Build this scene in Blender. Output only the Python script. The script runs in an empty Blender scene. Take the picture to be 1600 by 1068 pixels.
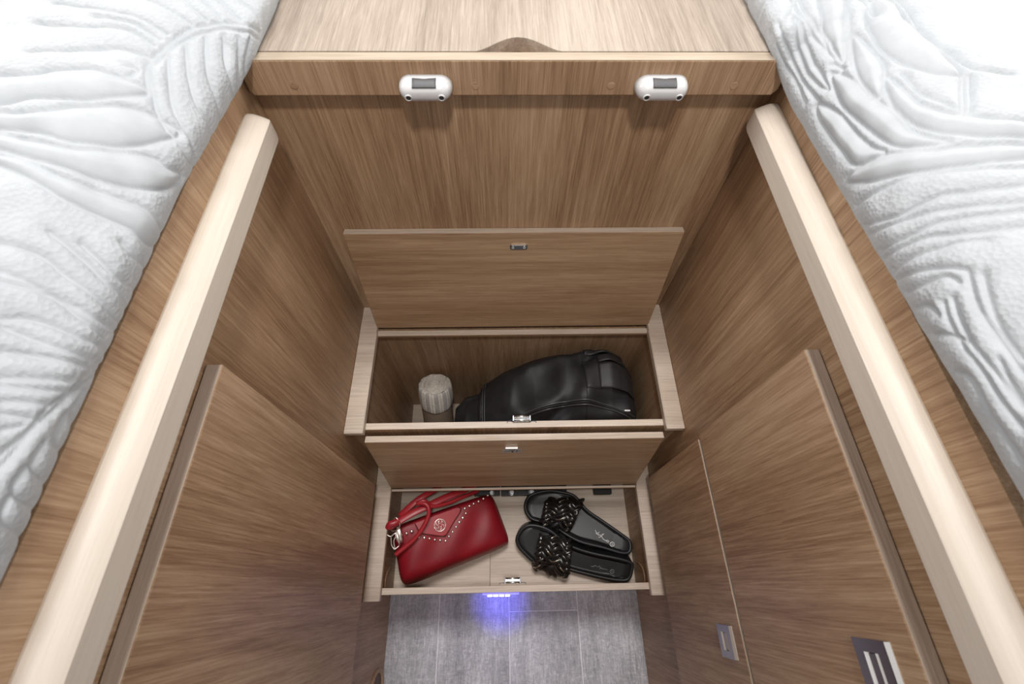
import bpy, bmesh, math, random
import numpy as np
from mathutils import Vector, Matrix, Euler

random.seed(7)
np.random.seed(7)
scene = bpy.context.scene
C = scene.collection

# ------------------------------------------------------------------ camera
cam_d = bpy.data.cameras.new('camera')
cam = bpy.data.objects.new('camera', cam_d)
C.objects.link(cam)
cam.location = (0, 0, 1.26)
cam.rotation_euler = (math.radians(28.5625), math.radians(-0.643), math.radians(-1.10))
cam_d.sensor_fit = 'HORIZONTAL'
cam_d.sensor_width = 36
cam_d.lens = 705.52 / 1600 * 36
cam_d.clip_start = 0.01
cam_d.dof.use_dof = True
cam_d.dof.focus_distance = 0.92
cam_d.dof.aperture_fstop = 9.0
scene.camera = cam

# ------------------------------------------------------------------ world, lights, exposure
world = bpy.data.worlds.new('cabin_ambient')
scene.world = world
world.use_nodes = True
bg = world.node_tree.nodes['Background']
bg.inputs['Color'].default_value = (1.0, 0.97, 0.94, 1)
bg.inputs['Strength'].default_value = 0.46


def area_light(name, loc, size, size_y, power, color, rot=(0, 0, 0)):
    l = bpy.data.lights.new(name, 'AREA')
    l.shape = 'RECTANGLE'
    l.size, l.size_y, l.energy, l.color = size, size_y, power, color
    o = bpy.data.objects.new(name, l)
    o.location, o.rotation_euler = loc, rot
    C.objects.link(o)
    return o


# recessed ceiling spot in the aisle, aimed at the steps
sp = bpy.data.lights.new('ceiling_spot', 'SPOT')
sp.energy, sp.color, sp.shadow_soft_size = 33.0, (1.0, 0.95, 0.89), 0.05
sp.spot_size, sp.spot_blend = math.radians(70), 1.0
spo = bpy.data.objects.new('ceiling_spot', sp)
spo.location = (0.05, -0.10, 1.98)
spo.rotation_euler = (Vector((0.03, 0.52, 0.80)) - spo.location).to_track_quat('-Z', 'Y').to_euler()
C.objects.link(spo)
# unseen overhead light, added high above the beds for even falloff
area_light('high_overhead_fill', (0.02, 1.05, 3.6), 0.9, 0.7, 62.0, (1.0, 0.98, 0.97))
# added fill lights over the two beds, brightening quilts and side panels
area_light('bed_fill_left', (-0.93, 0.74, 1.38), 0.7, 0.30, 9.5, (1.0, 0.98, 0.96), (0, math.radians(-72), 0))
area_light('bed_fill_right', (0.97, 0.74, 1.38), 0.7, 0.30, 9.5, (1.0, 0.98, 0.96), (0, math.radians(72), 0))
scene.view_settings.view_transform = 'Standard'
scene.view_settings.look = 'None'
scene.view_settings.exposure = 0.0
scene.view_settings.gamma = 1.0
scene.view_settings.use_curve_mapping = False


# ------------------------------------------------------------------ materials
def new_mat(name):
    m = bpy.data.materials.new(name)
    m.use_nodes = True
    nt = m.node_tree
    return m, nt, nt.nodes['Principled BSDF']


def link(nt, a, b):
    nt.links.new(a, b)


def tex_coord(nt, scale, loc=(0, 0, 0), rot=(0, 0, 0), jitter=True):
    tc = nt.nodes.new('ShaderNodeTexCoord')
    mp = nt.nodes.new('ShaderNodeMapping')
    mp.inputs['Scale'].default_value = scale
    mp.inputs['Location'].default_value = loc
    mp.inputs['Rotation'].default_value = rot
    if jitter:
        oi = nt.nodes.new('ShaderNodeObjectInfo')
        mul = nt.nodes.new('ShaderNodeVectorMath')
        mul.operation = 'SCALE'
        mul.inputs[0].default_value = (1.7, 2.3, 1.1)
        link(nt, oi.outputs['Random'], mul.inputs['Scale'])
        add = nt.nodes.new('ShaderNodeVectorMath')
        link(nt, tc.outputs['Object'], add.inputs[0])
        link(nt, mul.outputs[0], add.inputs[1])
        link(nt, add.outputs[0], mp.inputs['Vector'])
    else:
        link(nt, tc.outputs['Object'], mp.inputs['Vector'])
    return mp.outputs['Vector']


def noise(nt, vec, scale=1.0, detail=4.0, rough=0.55, dist=0.0):
    n = nt.nodes.new('ShaderNodeTexNoise')
    n.inputs['Scale'].default_value = scale
    n.inputs['Detail'].default_value = detail
    n.inputs['Roughness'].default_value = rough
    n.inputs['Distortion'].default_value = dist
    link(nt, vec, n.inputs['Vector'])
    return n.outputs['Fac']


def ramp(nt, fac, stops):
    r = nt.nodes.new('ShaderNodeValToRGB')
    el = r.color_ramp.elements
    while len(el) < len(stops):
        el.new(0.5)
    for e, (p, c) in zip(el, stops):
        e.position = p
        e.color = (c[0], c[1], c[2], 1)
    link(nt, fac, r.inputs['Fac'])
    return r.outputs['Color']


def math_node(nt, op, a, b):
    n = nt.nodes.new('ShaderNodeMath')
    n.operation = op
    for i, v in enumerate((a, b)):
        if isinstance(v, (int, float)):
            n.inputs[i].default_value = v
        else:
            link(nt, v, n.inputs[i])
    return n.outputs[0]


def mix_rgb(nt, fac, a, b, mode='MIX'):
    n = nt.nodes.new('ShaderNodeMix')
    n.data_type = 'RGBA'
    n.blend_type = mode
    for sock, v in (('Factor', fac), ('A', a), ('B', b)):
        s = [i for i in n.inputs if i.name == sock and (i.type == 'RGBA' or sock == 'Factor')][0]
        if isinstance(v, (int, float)):
            s.default_value = v
        elif isinstance(v, tuple):
            s.default_value = (v[0], v[1], v[2], 1)
        else:
            link(nt, v, s)
    return [o for o in n.outputs if o.type == 'RGBA'][0]


def bump(nt, bsdf, height, strength, dist):
    b = nt.nodes.new('ShaderNodeBump')
    b.inputs['Strength'].default_value = strength
    b.inputs['Distance'].default_value = dist
    link(nt, height, b.inputs['Height'])
    link(nt, b.outputs['Normal'], bsdf.inputs['Normal'])


def wood(name, axis, dark, mid, light, rough=0.45, contrast=1.0):
    """laminate oak, grain running along the given axis (0 x, 1 y, 2 z)"""
    m, nt, b = new_mat(name)

    def sc(across, along):
        s = [across, across, across]
        s[axis] = along
        return tuple(s)
    fine = noise(nt, tex_coord(nt, sc(620, 15)), 1, 5, 0.7, 0.5)
    band = noise(nt, tex_coord(nt, sc(110, 2.6)), 1, 5, 0.6, 0.9)
    broad = noise(nt, tex_coord(nt, sc(9.5, 1.1)), 1, 3, 0.5, 1.2)
    f = math_node(nt, 'MULTIPLY', fine, 0.44)
    f = math_node(nt, 'ADD', f, math_node(nt, 'MULTIPLY', band, 0.24))
    f = math_node(nt, 'ADD', f, math_node(nt, 'MULTIPLY', broad, 0.32))
    k = 0.095 / contrast
    col = ramp(nt, f, [(0.5 - k, dark), (0.5, mid), (0.5 + k, light)])
    link(nt, col, b.inputs['Base Color'])
    b.inputs['Roughness'].default_value = rough
    b.inputs['Specular IOR Level'].default_value = 0.35
    bump(nt, b, fine, 0.12, 0.0006)
    return m


OAK = ((0.245, 0.142, 0.079), (0.372, 0.236, 0.139), (0.50, 0.345, 0.222))
EDGE = ((0.40, 0.315, 0.25), (0.54, 0.445, 0.365), (0.67, 0.57, 0.48))
oak_z = wood('oak_laminate_vertical_grain', 2, *OAK)
oak_x = wood('oak_laminate_cross_grain', 0, *OAK, contrast=0.85)
oak_y = wood('oak_laminate_length_grain', 1, (0.245, 0.195, 0.155), (0.357, 0.294, 0.240), (0.465, 0.395, 0.33), contrast=0.95)
edge_x = wood('pale_oak_edging_cross_grain', 0, *EDGE, contrast=0.8)
edge_y = wood('pale_oak_edging_length_grain', 1, *EDGE, contrast=0.8)
edge_warm = wood('warm_beam_edging', 0, (0.30, 0.235, 0.172), (0.40, 0.325, 0.245), (0.49, 0.41, 0.32), contrast=0.8)
maple_y = wood('maple_rail_wood', 1, (0.49, 0.420, 0.348), (0.575, 0.505, 0.428), (0.65, 0.58, 0.50), rough=0.38, contrast=0.5)


def plain(name, col, rough=0.5, metal=0.0, spec=0.5, coat=0.0, nscale=60, namp=0.12, bstr=0.0, bscale=200, bdist=0.0005):
    m, nt, b = new_mat(name)
    n = noise(nt, tex_coord(nt, (nscale,) * 3, jitter=False), 1, 3)
    lo = tuple(c * (1 - namp) for c in col)
    hi = tuple(min(1, c * (1 + namp)) for c in col)
    link(nt, ramp(nt, n, [(0.3, lo), (0.7, hi)]), b.inputs['Base Color'])
    b.inputs['Roughness'].default_value = rough
    b.inputs['Metallic'].default_value = metal
    b.inputs['Specular IOR Level'].default_value = spec
    b.inputs['Coat Weight'].default_value = coat
    if bstr:
        h = noise(nt, tex_coord(nt, (bscale,) * 3, jitter=False), 1, 3)
        bump(nt, b, h, bstr, bdist)
    return m


white_plastic = plain('white_plastic', (0.60, 0.60, 0.61), 0.22, spec=0.5, namp=0.02)
grey_plastic = plain('grey_window_plastic', (0.085, 0.085, 0.09), 0.5, namp=0.04)
chrome = plain('polished_chrome', (0.93, 0.92, 0.90), 0.38, metal=1.0, namp=0.03)
dark_chrome = plain('satin_dark_chrome', (0.36, 0.34, 0.37), 0.2, metal=1.0, namp=0.05)
steel = plain('zinc_steel', (0.62, 0.62, 0.62), 0.28, metal=1.0, namp=0.08)
dark_steel = plain('shaded_steel', (0.16, 0.17, 0.19), 0.3, metal=1.0, namp=0.1)
black_hole = plain('screw_recess_black', (0.03, 0.03, 0.03), 0.6)
black_plastic = plain('black_plastic', (0.012, 0.012, 0.013), 0.35, namp=0.2)
label_grey = plain('grey_sticker', (0.36, 0.33, 0.32), 0.5, namp=0.05)
ink = plain('dark_print', (0.03, 0.03, 0.03), 0.6)
nylon = plain('black_nylon_fabric', (0.014, 0.014, 0.016), 0.55, spec=0.45, namp=0.25, nscale=40, bstr=0.25, bscale=900, bdist=0.0004)
nylon_strap = plain('black_webbing', (0.022, 0.022, 0.024), 0.5, namp=0.2, bstr=0.5, bscale=700, bdist=0.0006)
piping = plain('grey_black_piping', (0.045, 0.045, 0.048), 0.4, namp=0.1)
red_leather = plain('red_pebbled_leather', (0.235, 0.006, 0.013), 0.45, spec=0.45, namp=0.12, nscale=25, bstr=0.35, bscale=650, bdist=0.0005)
red_trim = plain('red_smooth_leather', (0.33, 0.014, 0.022), 0.36, namp=0.08)
red_stitch = plain('dark_red_seam', (0.075, 0.004, 0.006), 0.6)
silver = plain('silver_stud_metal', (0.95, 0.90, 0.84), 0.34, metal=1.0, namp=0.04)
sole_black = plain('black_moulded_sole', (0.010, 0.010, 0.011), 0.42, namp=0.15)
footbed = plain('black_leather_footbed', (0.011, 0.011, 0.012), 0.36, spec=0.5, namp=0.3, nscale=30, bstr=0.2, bscale=300)
braid = plain('glossy_black_braid', (0.014, 0.013, 0.013), 0.20, spec=0.7, namp=0.2)
chain = plain('pale_gold_chain', (0.90, 0.82, 0.66), 0.35, metal=1.0, namp=0.1, nscale=900)
print_white = plain('white_print', (0.75, 0.75, 0.74), 0.5, namp=0.03)
print_grey = plain('faint_grey_print', (0.16, 0.16, 0.16), 0.5, namp=0.05)


def fabric_stripe(name, col):
    m, nt, b = new_mat(name)
    n1 = noise(nt, tex_coord(nt, (900, 900, 160), jitter=False), 1, 4)
    n2 = noise(nt, tex_coord(nt, (160, 160, 900), jitter=False), 1, 4)
    n = math_node(nt, 'MULTIPLY', math_node(nt, 'ADD', n1, n2), 0.5)
    link(nt, ramp(nt, n, [(0.38, tuple(c * 0.55 for c in col)), (0.6, col)]), b.inputs['Base Color'])
    b.inputs['Roughness'].default_value = 0.9
    bump(nt, b, n, 0.6, 0.001)
    return m


linen = fabric_stripe('grey_beige_linen', (0.78, 0.73, 0.66))
linen_light = fabric_stripe('cream_linen_stripe', (0.95, 0.92, 0.87))
linen_line = fabric_stripe('grey_linen_line', (0.56, 0.53, 0.50))


def herringbone():
    m, nt, b = new_mat('brown_herringbone_weave')
    v = tex_coord(nt, (1, 1, 1), jitter=False)
    sep = nt.nodes.new('ShaderNodeSeparateXYZ')
    link(nt, v, sep.inputs[0])
    zig = math_node(nt, 'PINGPONG', math_node(nt, 'MULTIPLY', sep.outputs['Z'], 1.0), 0.0045)
    ph = math_node(nt, 'ADD', math_node(nt, 'MULTIPLY', sep.outputs['X'], 1.0), zig)
    s = math_node(nt, 'SINE', math_node(nt, 'MULTIPLY', ph, 1900), 0)
    link(nt, ramp(nt, math_node(nt, 'ADD', math_node(nt, 'MULTIPLY', s, 0.5), 0.5), [(0.3, (0.08, 0.055, 0.04)), (0.7, (0.34, 0.26, 0.19))]), b.inputs['Base Color'])
    b.inputs['Roughness'].default_value = 0.85
    return m


brown_weave = herringbone()


def vinyl():
    m, nt, b = new_mat('grey_wood_vinyl')
    fine = noise(nt, tex_coord(nt, (330, 40, 20)), 1, 6, 0.75, 0.8)
    cross = noise(nt, tex_coord(nt, (70, 150, 20)), 1, 5, 0.7, 1.0)
    broad = noise(nt, tex_coord(nt, (16, 3.5, 4)), 1, 4, 0.6, 0.6)
    f = math_node(nt, 'ADD', math_node(nt, 'MULTIPLY', fine, 0.42), math_node(nt, 'ADD', math_node(nt, 'MULTIPLY', cross, 0.28), math_node(nt, 'MULTIPLY', broad, 0.30)))
    link(nt, ramp(nt, f, [(0.36, (0.21, 0.205, 0.216)), (0.5, (0.45, 0.445, 0.465)), (0.64, (0.82, 0.815, 0.85))]), b.inputs['Base Color'])
    b.inputs['Roughness'].default_value = 0.42
    bump(nt, b, fine, 0.2, 0.0006)
    return m


vinyl_grey = vinyl()
vinyl_groove = plain('pale_floor_joint', (0.78, 0.77, 0.79), 0.4)


def quilt_material():
    m, nt, b = new_mat('white_quilted_cotton')
    n = noise(nt, tex_coord(nt, (70,) * 3, jitter=False), 1, 3)
    link(nt, ramp(nt, n, [(0.3, (0.415, 0.437, 0.460)), (0.7, (0.455, 0.477, 0.500))]), b.inputs['Base Color'])
    b.inputs['Roughness'].default_value = 0.75
    b.inputs['Specular IOR Level'].default_value = 0.2
    b.inputs['Sheen Weight'].default_value = 0.15
    at = nt.nodes.new('ShaderNodeAttribute')
    at.attribute_name = 'pebble'
    vor = nt.nodes.new('ShaderNodeTexVoronoi')
    vor.inputs['Scale'].default_value = 1
    link(nt, tex_coord(nt, (300,) * 3, jitter=False), vor.inputs['Vector'])
    weave = noise(nt, tex_coord(nt, (1100,) * 3, jitter=False), 1, 2)
    h = math_node(nt, 'ADD', math_node(nt, 'MULTIPLY', vor.outputs['Distance'], at.outputs['Fac']), math_node(nt, 'MULTIPLY', weave, 0.12))
    bump(nt, b, h, 0.65, 0.0011)
    return m


quilt_white = quilt_material()


def emit_mat(name, col, strength):
    m, nt, b = new_mat(name)
    b.inputs['Base Color'].default_value = (0.9, 0.9, 1, 1)
    b.inputs['Emission Color'].default_value = (*col, 1)
    b.inputs['Emission Strength'].default_value = strength
    return m


led_emit = emit_mat('blue_white_led', (0.30, 0.30, 1.0), 14.0)
lens_clear = emit_mat('blue_lit_lamp_lens', (0.05, 0.05, 1.0), 1.2)


# ------------------------------------------------------------------ object helpers
def mesh_obj(name, bm_or_data, mat, parent=None, smooth=False):
    me = bpy.data.meshes.new(name)
    if isinstance(bm_or_data, bmesh.types.BMesh):
        bm_or_data.to_mesh(me)
        bm_or_data.free()
    else:
        me.from_pydata(*bm_or_data)
    me.update()
    mats = mat if isinstance(mat, (list, tuple)) else [mat]
    for mm in mats:
        me.materials.append(mm)
    if smooth:
        for p in me.polygons:
            p.use_smooth = True
    o = bpy.data.objects.new(name, me)
    C.objects.link(o)
    if parent is not None:
        adopt(o, parent)
    return o


def root_of(o):
    loc = Vector(o.location)
    while o.parent is not None:
        o = o.parent
        loc = Vector(o.location)
    return loc


def adopt(o, parent):
    o.parent = parent
    if parent.type == 'EMPTY':
        o.matrix_parent_inverse = Matrix.Translation(-Vector(parent.location))


def thing(name, label, cat, loc, group=None):
    o = bpy.data.objects.new(name, None)
    o.empty_display_size = 0.05
    o.location = loc
    C.objects.link(o)
    tag(o, label, cat, group)
    return o


def tag(o, label, cat, group=None):
    o['label'] = label
    o['category'] = cat
    if group:
        o['group'] = group
    return o


def bm_box(bm, x0, x1, y0, y1, z0, z1, bevel=0.0, seg=2):
    vs = [bm.verts.new((x, y, z)) for x in (x0, x1) for y in (y0, y1) for z in (z0, z1)]
    q = [(0, 1, 3, 2), (4, 6, 7, 5), (0, 4, 5, 1), (2, 3, 7, 6), (0, 2, 6, 4), (1, 5, 7, 3)]
    fs = [bm.faces.new([vs[i] for i in f]) for f in q]
    if bevel:
        es = list({e for f in fs for e in f.edges})
        bmesh.ops.bevel(bm, geom=es, offset=bevel, segments=seg, profile=0.5, affect='EDGES')
    return bm


def box(name, x0, x1, y0, y1, z0, z1, mat, parent=None, bevel=0.0008, seg=2):
    bm = bmesh.new()
    bm_box(bm, x0, x1, y0, y1, z0, z1, bevel, seg)
    return mesh_obj(name, bm, mat, parent)


def prism(name, poly, fn, a, b, mat, parent=None, bevel=0.0, smooth=False):
    """extrude 2-D polygon between a and b; fn(p, t) -> xyz"""
    bm = bmesh.new()
    lo = [bm.verts.new(fn(p, a)) for p in poly]
    hi = [bm.verts.new(fn(p, b)) for p in poly]
    n = len(poly)
    f1 = bm.faces.new(lo)
    f2 = bm.faces.new(hi[::-1])
    sides = [bm.faces.new((lo[i], hi[i], hi[(i + 1) % n], lo[(i + 1) % n])) for i in range(n)]
    bmesh.ops.recalc_face_normals(bm, faces=bm.faces[:])
    if bevel:
        es = list({e for f in (f1, f2) for e in f.edges})
        bmesh.ops.bevel(bm, geom=es, offset=bevel, segments=2, profile=0.5, affect='EDGES')
    o = mesh_obj(name, bm, mat, parent)
    if smooth:
        for p in o.data.polygons:
            p.use_smooth = len(p.vertices) == 4
    return o


def add_tube(bm, pts, r, seg=8, flat=None, up=None, closed=False):
    """sweep a circle (or flat oval: flat=(half width, half height)) along pts"""
    pts = [Vector(p) for p in pts]
    n = len(pts)
    rings = []
    prev = None
    for i in range(n):
        if closed:
            d = pts[(i + 1) % n] - pts[i - 1]
        else:
            d = pts[min(i + 1, n - 1)] - pts[max(i - 1, 0)]
        if d.length < 1e-9:
            d = Vector((0, 0, 1))
        d.normalize()
        ref = Vector(up) if up else (prev if prev is not None else (Vector((0, 0, 1)) if abs(d.z) < 0.9 else Vector((1, 0, 0))))
        side = d.cross(ref)
        if side.length < 1e-6:
            side = d.cross(Vector((1, 0, 0)))
        side.normalize()
        nn = side.cross(d).normalized()
        prev = nn
        rr = r[i] if isinstance(r, (list, tuple)) else r
        ww, hh = flat if flat else (rr, rr)
        rings.append([bm.verts.new(pts[i] + side * (ww * math.cos(2 * math.pi * k / seg)) + nn * (hh * math.sin(2 * math.pi * k / seg))) for k in range(seg)])
    m = n if closed else n - 1
    for i in range(m):
        a, b = rings[i], rings[(i + 1) % n]
        for k in range(seg):
            f = bm.faces.new((a[k], a[(k + 1) % seg], b[(k + 1) % seg], b[k]))
            f.smooth = True
    if not closed:
        bm.faces.new(rings[0][::-1])
        bm.faces.new(rings[-1])


def tube(name, pts, r, mat, parent=None, seg=8, flat=None, up=None, closed=False):
    bm = bmesh.new()
    add_tube(bm, pts, r, seg, flat, up, closed)
    bmesh.ops.recalc_face_normals(bm, faces=bm.faces[:])
    return mesh_obj(name, bm, mat, parent)


def smooth_path(pts, n=6, closed=False):
    """Catmull-Rom through pts"""
    P = [np.array(p, float) for p in pts]
    out = []
    m = len(P)
    rng = range(m) if closed else range(m - 1)
    for i in rng:
        if closed:
            p0, p1, p2, p3 = P[i - 1], P[i], P[(i + 1) % m], P[(i + 2) % m]
        else:
            p0, p1, p2, p3 = P[max(i - 1, 0)], P[i], P[i + 1], P[min(i + 2, m - 1)]
        for k in range(n):
            t = k / n
            out.append(0.5 * ((2 * p1) + (-p0 + p2) * t + (2 * p0 - 5 * p1 + 4 * p2 - p3) * t * t + (-p0 + 3 * p1 - 3 * p2 + p3) * t ** 3))
    if not closed:
        out.append(P[-1])
    return [tuple(p) for p in out]


def grid_obj(name, pts, mat, parent=None, close_u=False, close_v=False, caps=False):
    """pts: array [nu][nv][3]"""
    nu, nv = len(pts), len(pts[0])
    verts = [tuple(p) for row in pts for p in row]
    faces = []
    for i in range(nu if close_u else nu - 1):
        for j in range(nv if close_v else nv - 1):
            faces.append((i * nv + j, ((i + 1) % nu) * nv + j, ((i + 1) % nu) * nv + (j + 1) % nv, i * nv + (j + 1) % nv))
    if caps:
        faces.append(tuple(range(nv))[::-1])
        faces.append(tuple((nu - 1) * nv + j for j in range(nv)))
    o = mesh_obj(name, (verts, [], faces), mat, parent, smooth=True)
    bm = bmesh.new()
    bm.from_mesh(o.data)
    bmesh.ops.recalc_face_normals(bm, faces=bm.faces[:])
    bm.to_mesh(o.data)
    bm.free()
    return o


def disc(name, c, n, r, h, mat, parent=None, seg=20):
    """short cylinder with base centre c along normal n"""
    n = Vector(n).normalized()
    c = Vector(c)
    return tube(name, [c, c + n * h * 0.7, c + n * h], [r, r, r * 0.85], mat, parent, seg)


# ------------------------------------------------------------------ dimensions (metres)
XL, XR = -0.28, 0.3186          # inner faces of the two bed bases
IL, IR = -0.2475, 0.287         # inner edges of the step side rails
BL, BR = -0.252, 0.2915         # inner faces of the step boxes
YB = 0.5012                     # back panel
Z1, Z2 = 0.248, 0.4928          # top of lower and upper step

# ------------------------------------------------------------------ floor with planks
floor = thing('floor', 'floor', 'floor', (0.02, -0.2, 0))
for k in ('label', 'category'):
    del floor[k]
floor['kind'] = 'structure'
box('subfloor', -0.34, 0.38, -0.75, 0.52, -0.03, -0.0012, vinyl_groove, floor, 0)
seams = [-0.328, -0.1612, 0.0063, 0.1713, 0.338]
ends = {0: [-0.75, 0.1, 0.5], 1: [-0.75, -0.32, 0.5], 2: [-0.75, -0.0502, 0.5], 3: [-0.75, -0.48, 0.3, 0.5]}
g = 0.0014
for i in range(4):
    for a, b in zip(ends[i][:-1], ends[i][1:]):
        box('floor_plank', seams[i] + g, seams[i + 1] - g, a + g, b - g, -0.006, 0.0, vinyl_grey, floor, 0.0008, 1)


# ------------------------------------------------------------------ bed bases (side cabinets)
def rail_profile(sgn, wall, t):
    pts = [(0.0, 0.0), (0.0, 0.0325), (0.003, 0.0338), (0.0075, 0.0335), (0.0125, 0.0315), (0.0180, 0.0283), (0.0232, 0.0250), (0.0242, 0.0236), (0.0242, 0.0012), (0.0234, 0.0)]
    return [(wall + sgn * x, z) for x, z in pts]


def bed_base(sgn, wall, ztop, label, doors, rail_z, rail_end):
    root = thing('bed_base_cabinet', label, 'cabinet', (wall - sgn * 0.008, -0.1, 0))
    x0, x1 = sorted((wall, wall - sgn * 0.015))
    box('side_panel', x0, x1, -0.75, YB + 0.016, 0.0, ztop, oak_z, root, 0.0006)
    prof = rail_profile(sgn, wall, 0)
    bm = bmesh.new()
    n = len(prof)
    ys = [-0.75, rail_end - 0.012, rail_end - 0.006, rail_end - 0.002, rail_end]
    ins = [0, 0, 0.0012, 0.004, 0.0075]
    cx = wall + sgn * 0.010
    cz = 0.016
    rings = []
    for y, d in zip(ys, ins):
        ring = []
        for (x, z) in prof:
            k = 1 - d / 0.018
            zz = cz + (z - cz) * k
            xx = wall + (x - wall) * (1 - d / 0.05)
            ring.append(bm.verts.new((xx, y, rail_z + zz)))
        rings.append(ring)
    for a, b in zip(rings[:-1], rings[1:]):
        for i in range(n):
            f = bm.faces.new((a[i], b[i], b[(i + 1) % n], a[(i + 1) % n]))
            f.smooth = True
    bm.faces.new(rings[0])
    bm.faces.new(rings[-1][::-1])
    bmesh.ops.recalc_face_normals(bm, faces=bm.faces[:])
    ro = mesh_obj('grab_rail', bm, maple_y, root)
    md = ro.modifiers.new('edge', 'EDGE_SPLIT')
    md.split_angle = math.radians(24)
    ro['label'] = 'pale maple grab rail with rounded top'
    for (z0, z1, yend, handle) in doors:
        a, b = sorted((wall + sgn * 0.0006, wall + sgn * 0.0158))
        d = box('door', a, b, -0.75, yend, z0, z1, oak_z, root, 0.0012)
        # pale edging strip along the top edge of the door
        e0, e1 = sorted((wall + sgn * 0.0015, wall + sgn * 0.0152))
        box('edging_strip', e0, e1, -0.749, yend - 0.001, z1 - 0.0002, z1 + 0.0007, edge_y, d, 0.0003, 1)
        if handle:
            yc, zc, hy, hz = handle
            xf = wall + sgn * 0.0158
            bm = bmesh.new()
            # square frame plate around a recess
            for (ya, yb, za, zb) in ((yc - hy, yc + hy, zc + hz * 0.42, zc + hz), (yc - hy, yc + hy, zc - hz, zc - hz * 0.42),
                                     (yc - hy, yc - hy * 0.55, zc - hz * 0.42, zc + hz * 0.42), (yc + hy * 0.55, yc + hy, zc - hz * 0.42, zc + hz * 0.42)):
                p0, p1 = sorted((xf, xf + sgn * 0.0032))
                bm_box(bm, p0, p1, ya, yb, za, zb, 0.0)
            bmesh.ops.remove_doubles(bm, verts=bm.verts[:], dist=1e-5)
            h = mesh_obj('handle', bm, dark_chrome, d)
            h['label'] = 'square chrome flush handle'
            p0, p1 = sorted((xf + sgn * 0.0004, xf + sgn * 0.0016))
            bm = bmesh.new()
            bm_box(bm, p0, p1, yc - hy * 0.52, yc + hy * 0.52, zc - hz * 0.30, zc + hz * 0.26, 0.0004)
            p0, p1 = sorted((xf + sgn * 0.0004, xf + sgn * 0.0030))
            mesh_obj('handle_recess', bm, dark_chrome, d)
            # bright bevelled rims
            for (za, zb) in ((zc + hz, zc + hz * 1.10), (zc + hz * 0.27, zc + hz * 0.40), (zc - hz * 0.42, zc - hz * 0.34)):
                w = hy * (0.98 if za > zc + hz * 0.9 else 0.55)
                bm = bmesh.new()
                q = [(xf, za - 0.0002), (xf + sgn * 0.0034, za - 0.0002), (xf + sgn * 0.0006, zb + 0.0006), (xf, zb + 0.0006)]
                lo = [bm.verts.new((x, yc - w, z)) for x, z in q]
                hi = [bm.verts.new((x, yc + w, z)) for x, z in q]
                bm.faces.new(lo)
                bm.faces.new(hi[::-1])
                for i in range(4):
                    bm.faces.new((lo[i], hi[i], hi[(i + 1) % 4], lo[(i + 1) % 4]))
                bmesh.ops.recalc_face_normals(bm, faces=bm.faces[:])
                mesh_obj('handle_rim', bm, chrome, d)
    return root


left_base = bed_base(1, XL, 0.9716, 'oak bed base with one tall door and pale rail, left of the steps',
                     [(0.308, 0.874, 0.190, None)], 0.9105, 0.4655)
right_base = bed_base(-1, XR, 0.965, 'oak bed base with two chrome-handled doors and pale rail, right of the steps',
                      [(0.577, 0.8605, 0.2055, (-0.064, 0.8145, 0.021, 0.0195)), (0.286, 0.5695, 0.199, (-0.070, 0.523, 0.0195, 0.0205))], 0.9075, 0.487)
# round finger hole with a moulded rim low on the left base
ring = [(XL + 0.0012, -0.1815 + 0.030 * math.cos(a), 0.062 + 0.046 * math.sin(a)) for a in np.linspace(0, 2 * math.pi, 32, endpoint=False)]
rim = tube('hole_rim', ring, 0.0042, wood('brown_moulded_rim', 1, *OAK), left_base, 8, closed=True)
rim['label'] = 'oval moulded rim of an opening'
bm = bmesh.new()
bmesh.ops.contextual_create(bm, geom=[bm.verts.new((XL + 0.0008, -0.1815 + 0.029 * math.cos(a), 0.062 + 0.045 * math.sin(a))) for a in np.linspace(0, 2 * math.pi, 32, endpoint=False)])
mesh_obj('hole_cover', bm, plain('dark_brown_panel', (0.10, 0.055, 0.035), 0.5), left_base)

# ------------------------------------------------------------------ platform between the beds
plat = thing('bed_platform', 'oak platform with cut-out lid and front beam, between the two beds', 'platform', (0.02, YB + 0.1, 0.4))
box('back_panel', XL + 0.0004, XR - 0.0004, YB, YB + 0.016, 0.10, 0.966, oak_z, plat, 0.0004)
beam_poly = [(-0.2733, 0.9464), (0.3068, 0.9464), (0.3118, 0.953), (0.3118, 0.9846), (-0.2765, 0.9846), (-0.2765, 0.951)]
bm_ = prism('front_beam', beam_poly, lambda p, t: (p[0], t, p[1]), 0.4858, YB - 0.0002, oak_z, plat, 0.0012)
box('beam_top_edging', -0.276, 0.3112, 0.4864, YB - 0.0006, 0.9844, 0.9853, edge_warm, bm_, 0.0004, 1)
# lid with a finger cut-out in its front edge
yf = YB + 0.0016
cut = []
for t in np.linspace(0, 1, 25):
    x = -0.0262 + t * (0.0660 + 0.0262)
    s = math.sin(math.pi * t)
    cut.append((x, yf + 0.0268 * (s ** 1.5 if s > 0 else 0)))
lid_poly = [(-0.36, yf)] + cut + [(0.40, yf), (0.40, 1.15), (-0.36, 1.15)]
prism('platform_lid', lid_poly, lambda p, t: (p[0], p[1], t), 0.9696, 0.9852, oak_y, plat, 0.0006)
box('support_board', -0.30, 0.34, YB + 0.017, 1.15, 0.945, 0.9690, oak_x, plat, 0.0)
for px_ in (-0.2255, -0.0275, 0.1225, 0.2600):
    disc('screw_cap', (px_, 0.4859, 0.9575), (0, -1, 0), 0.0042, 0.0004, oak_x, bm_)


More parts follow.
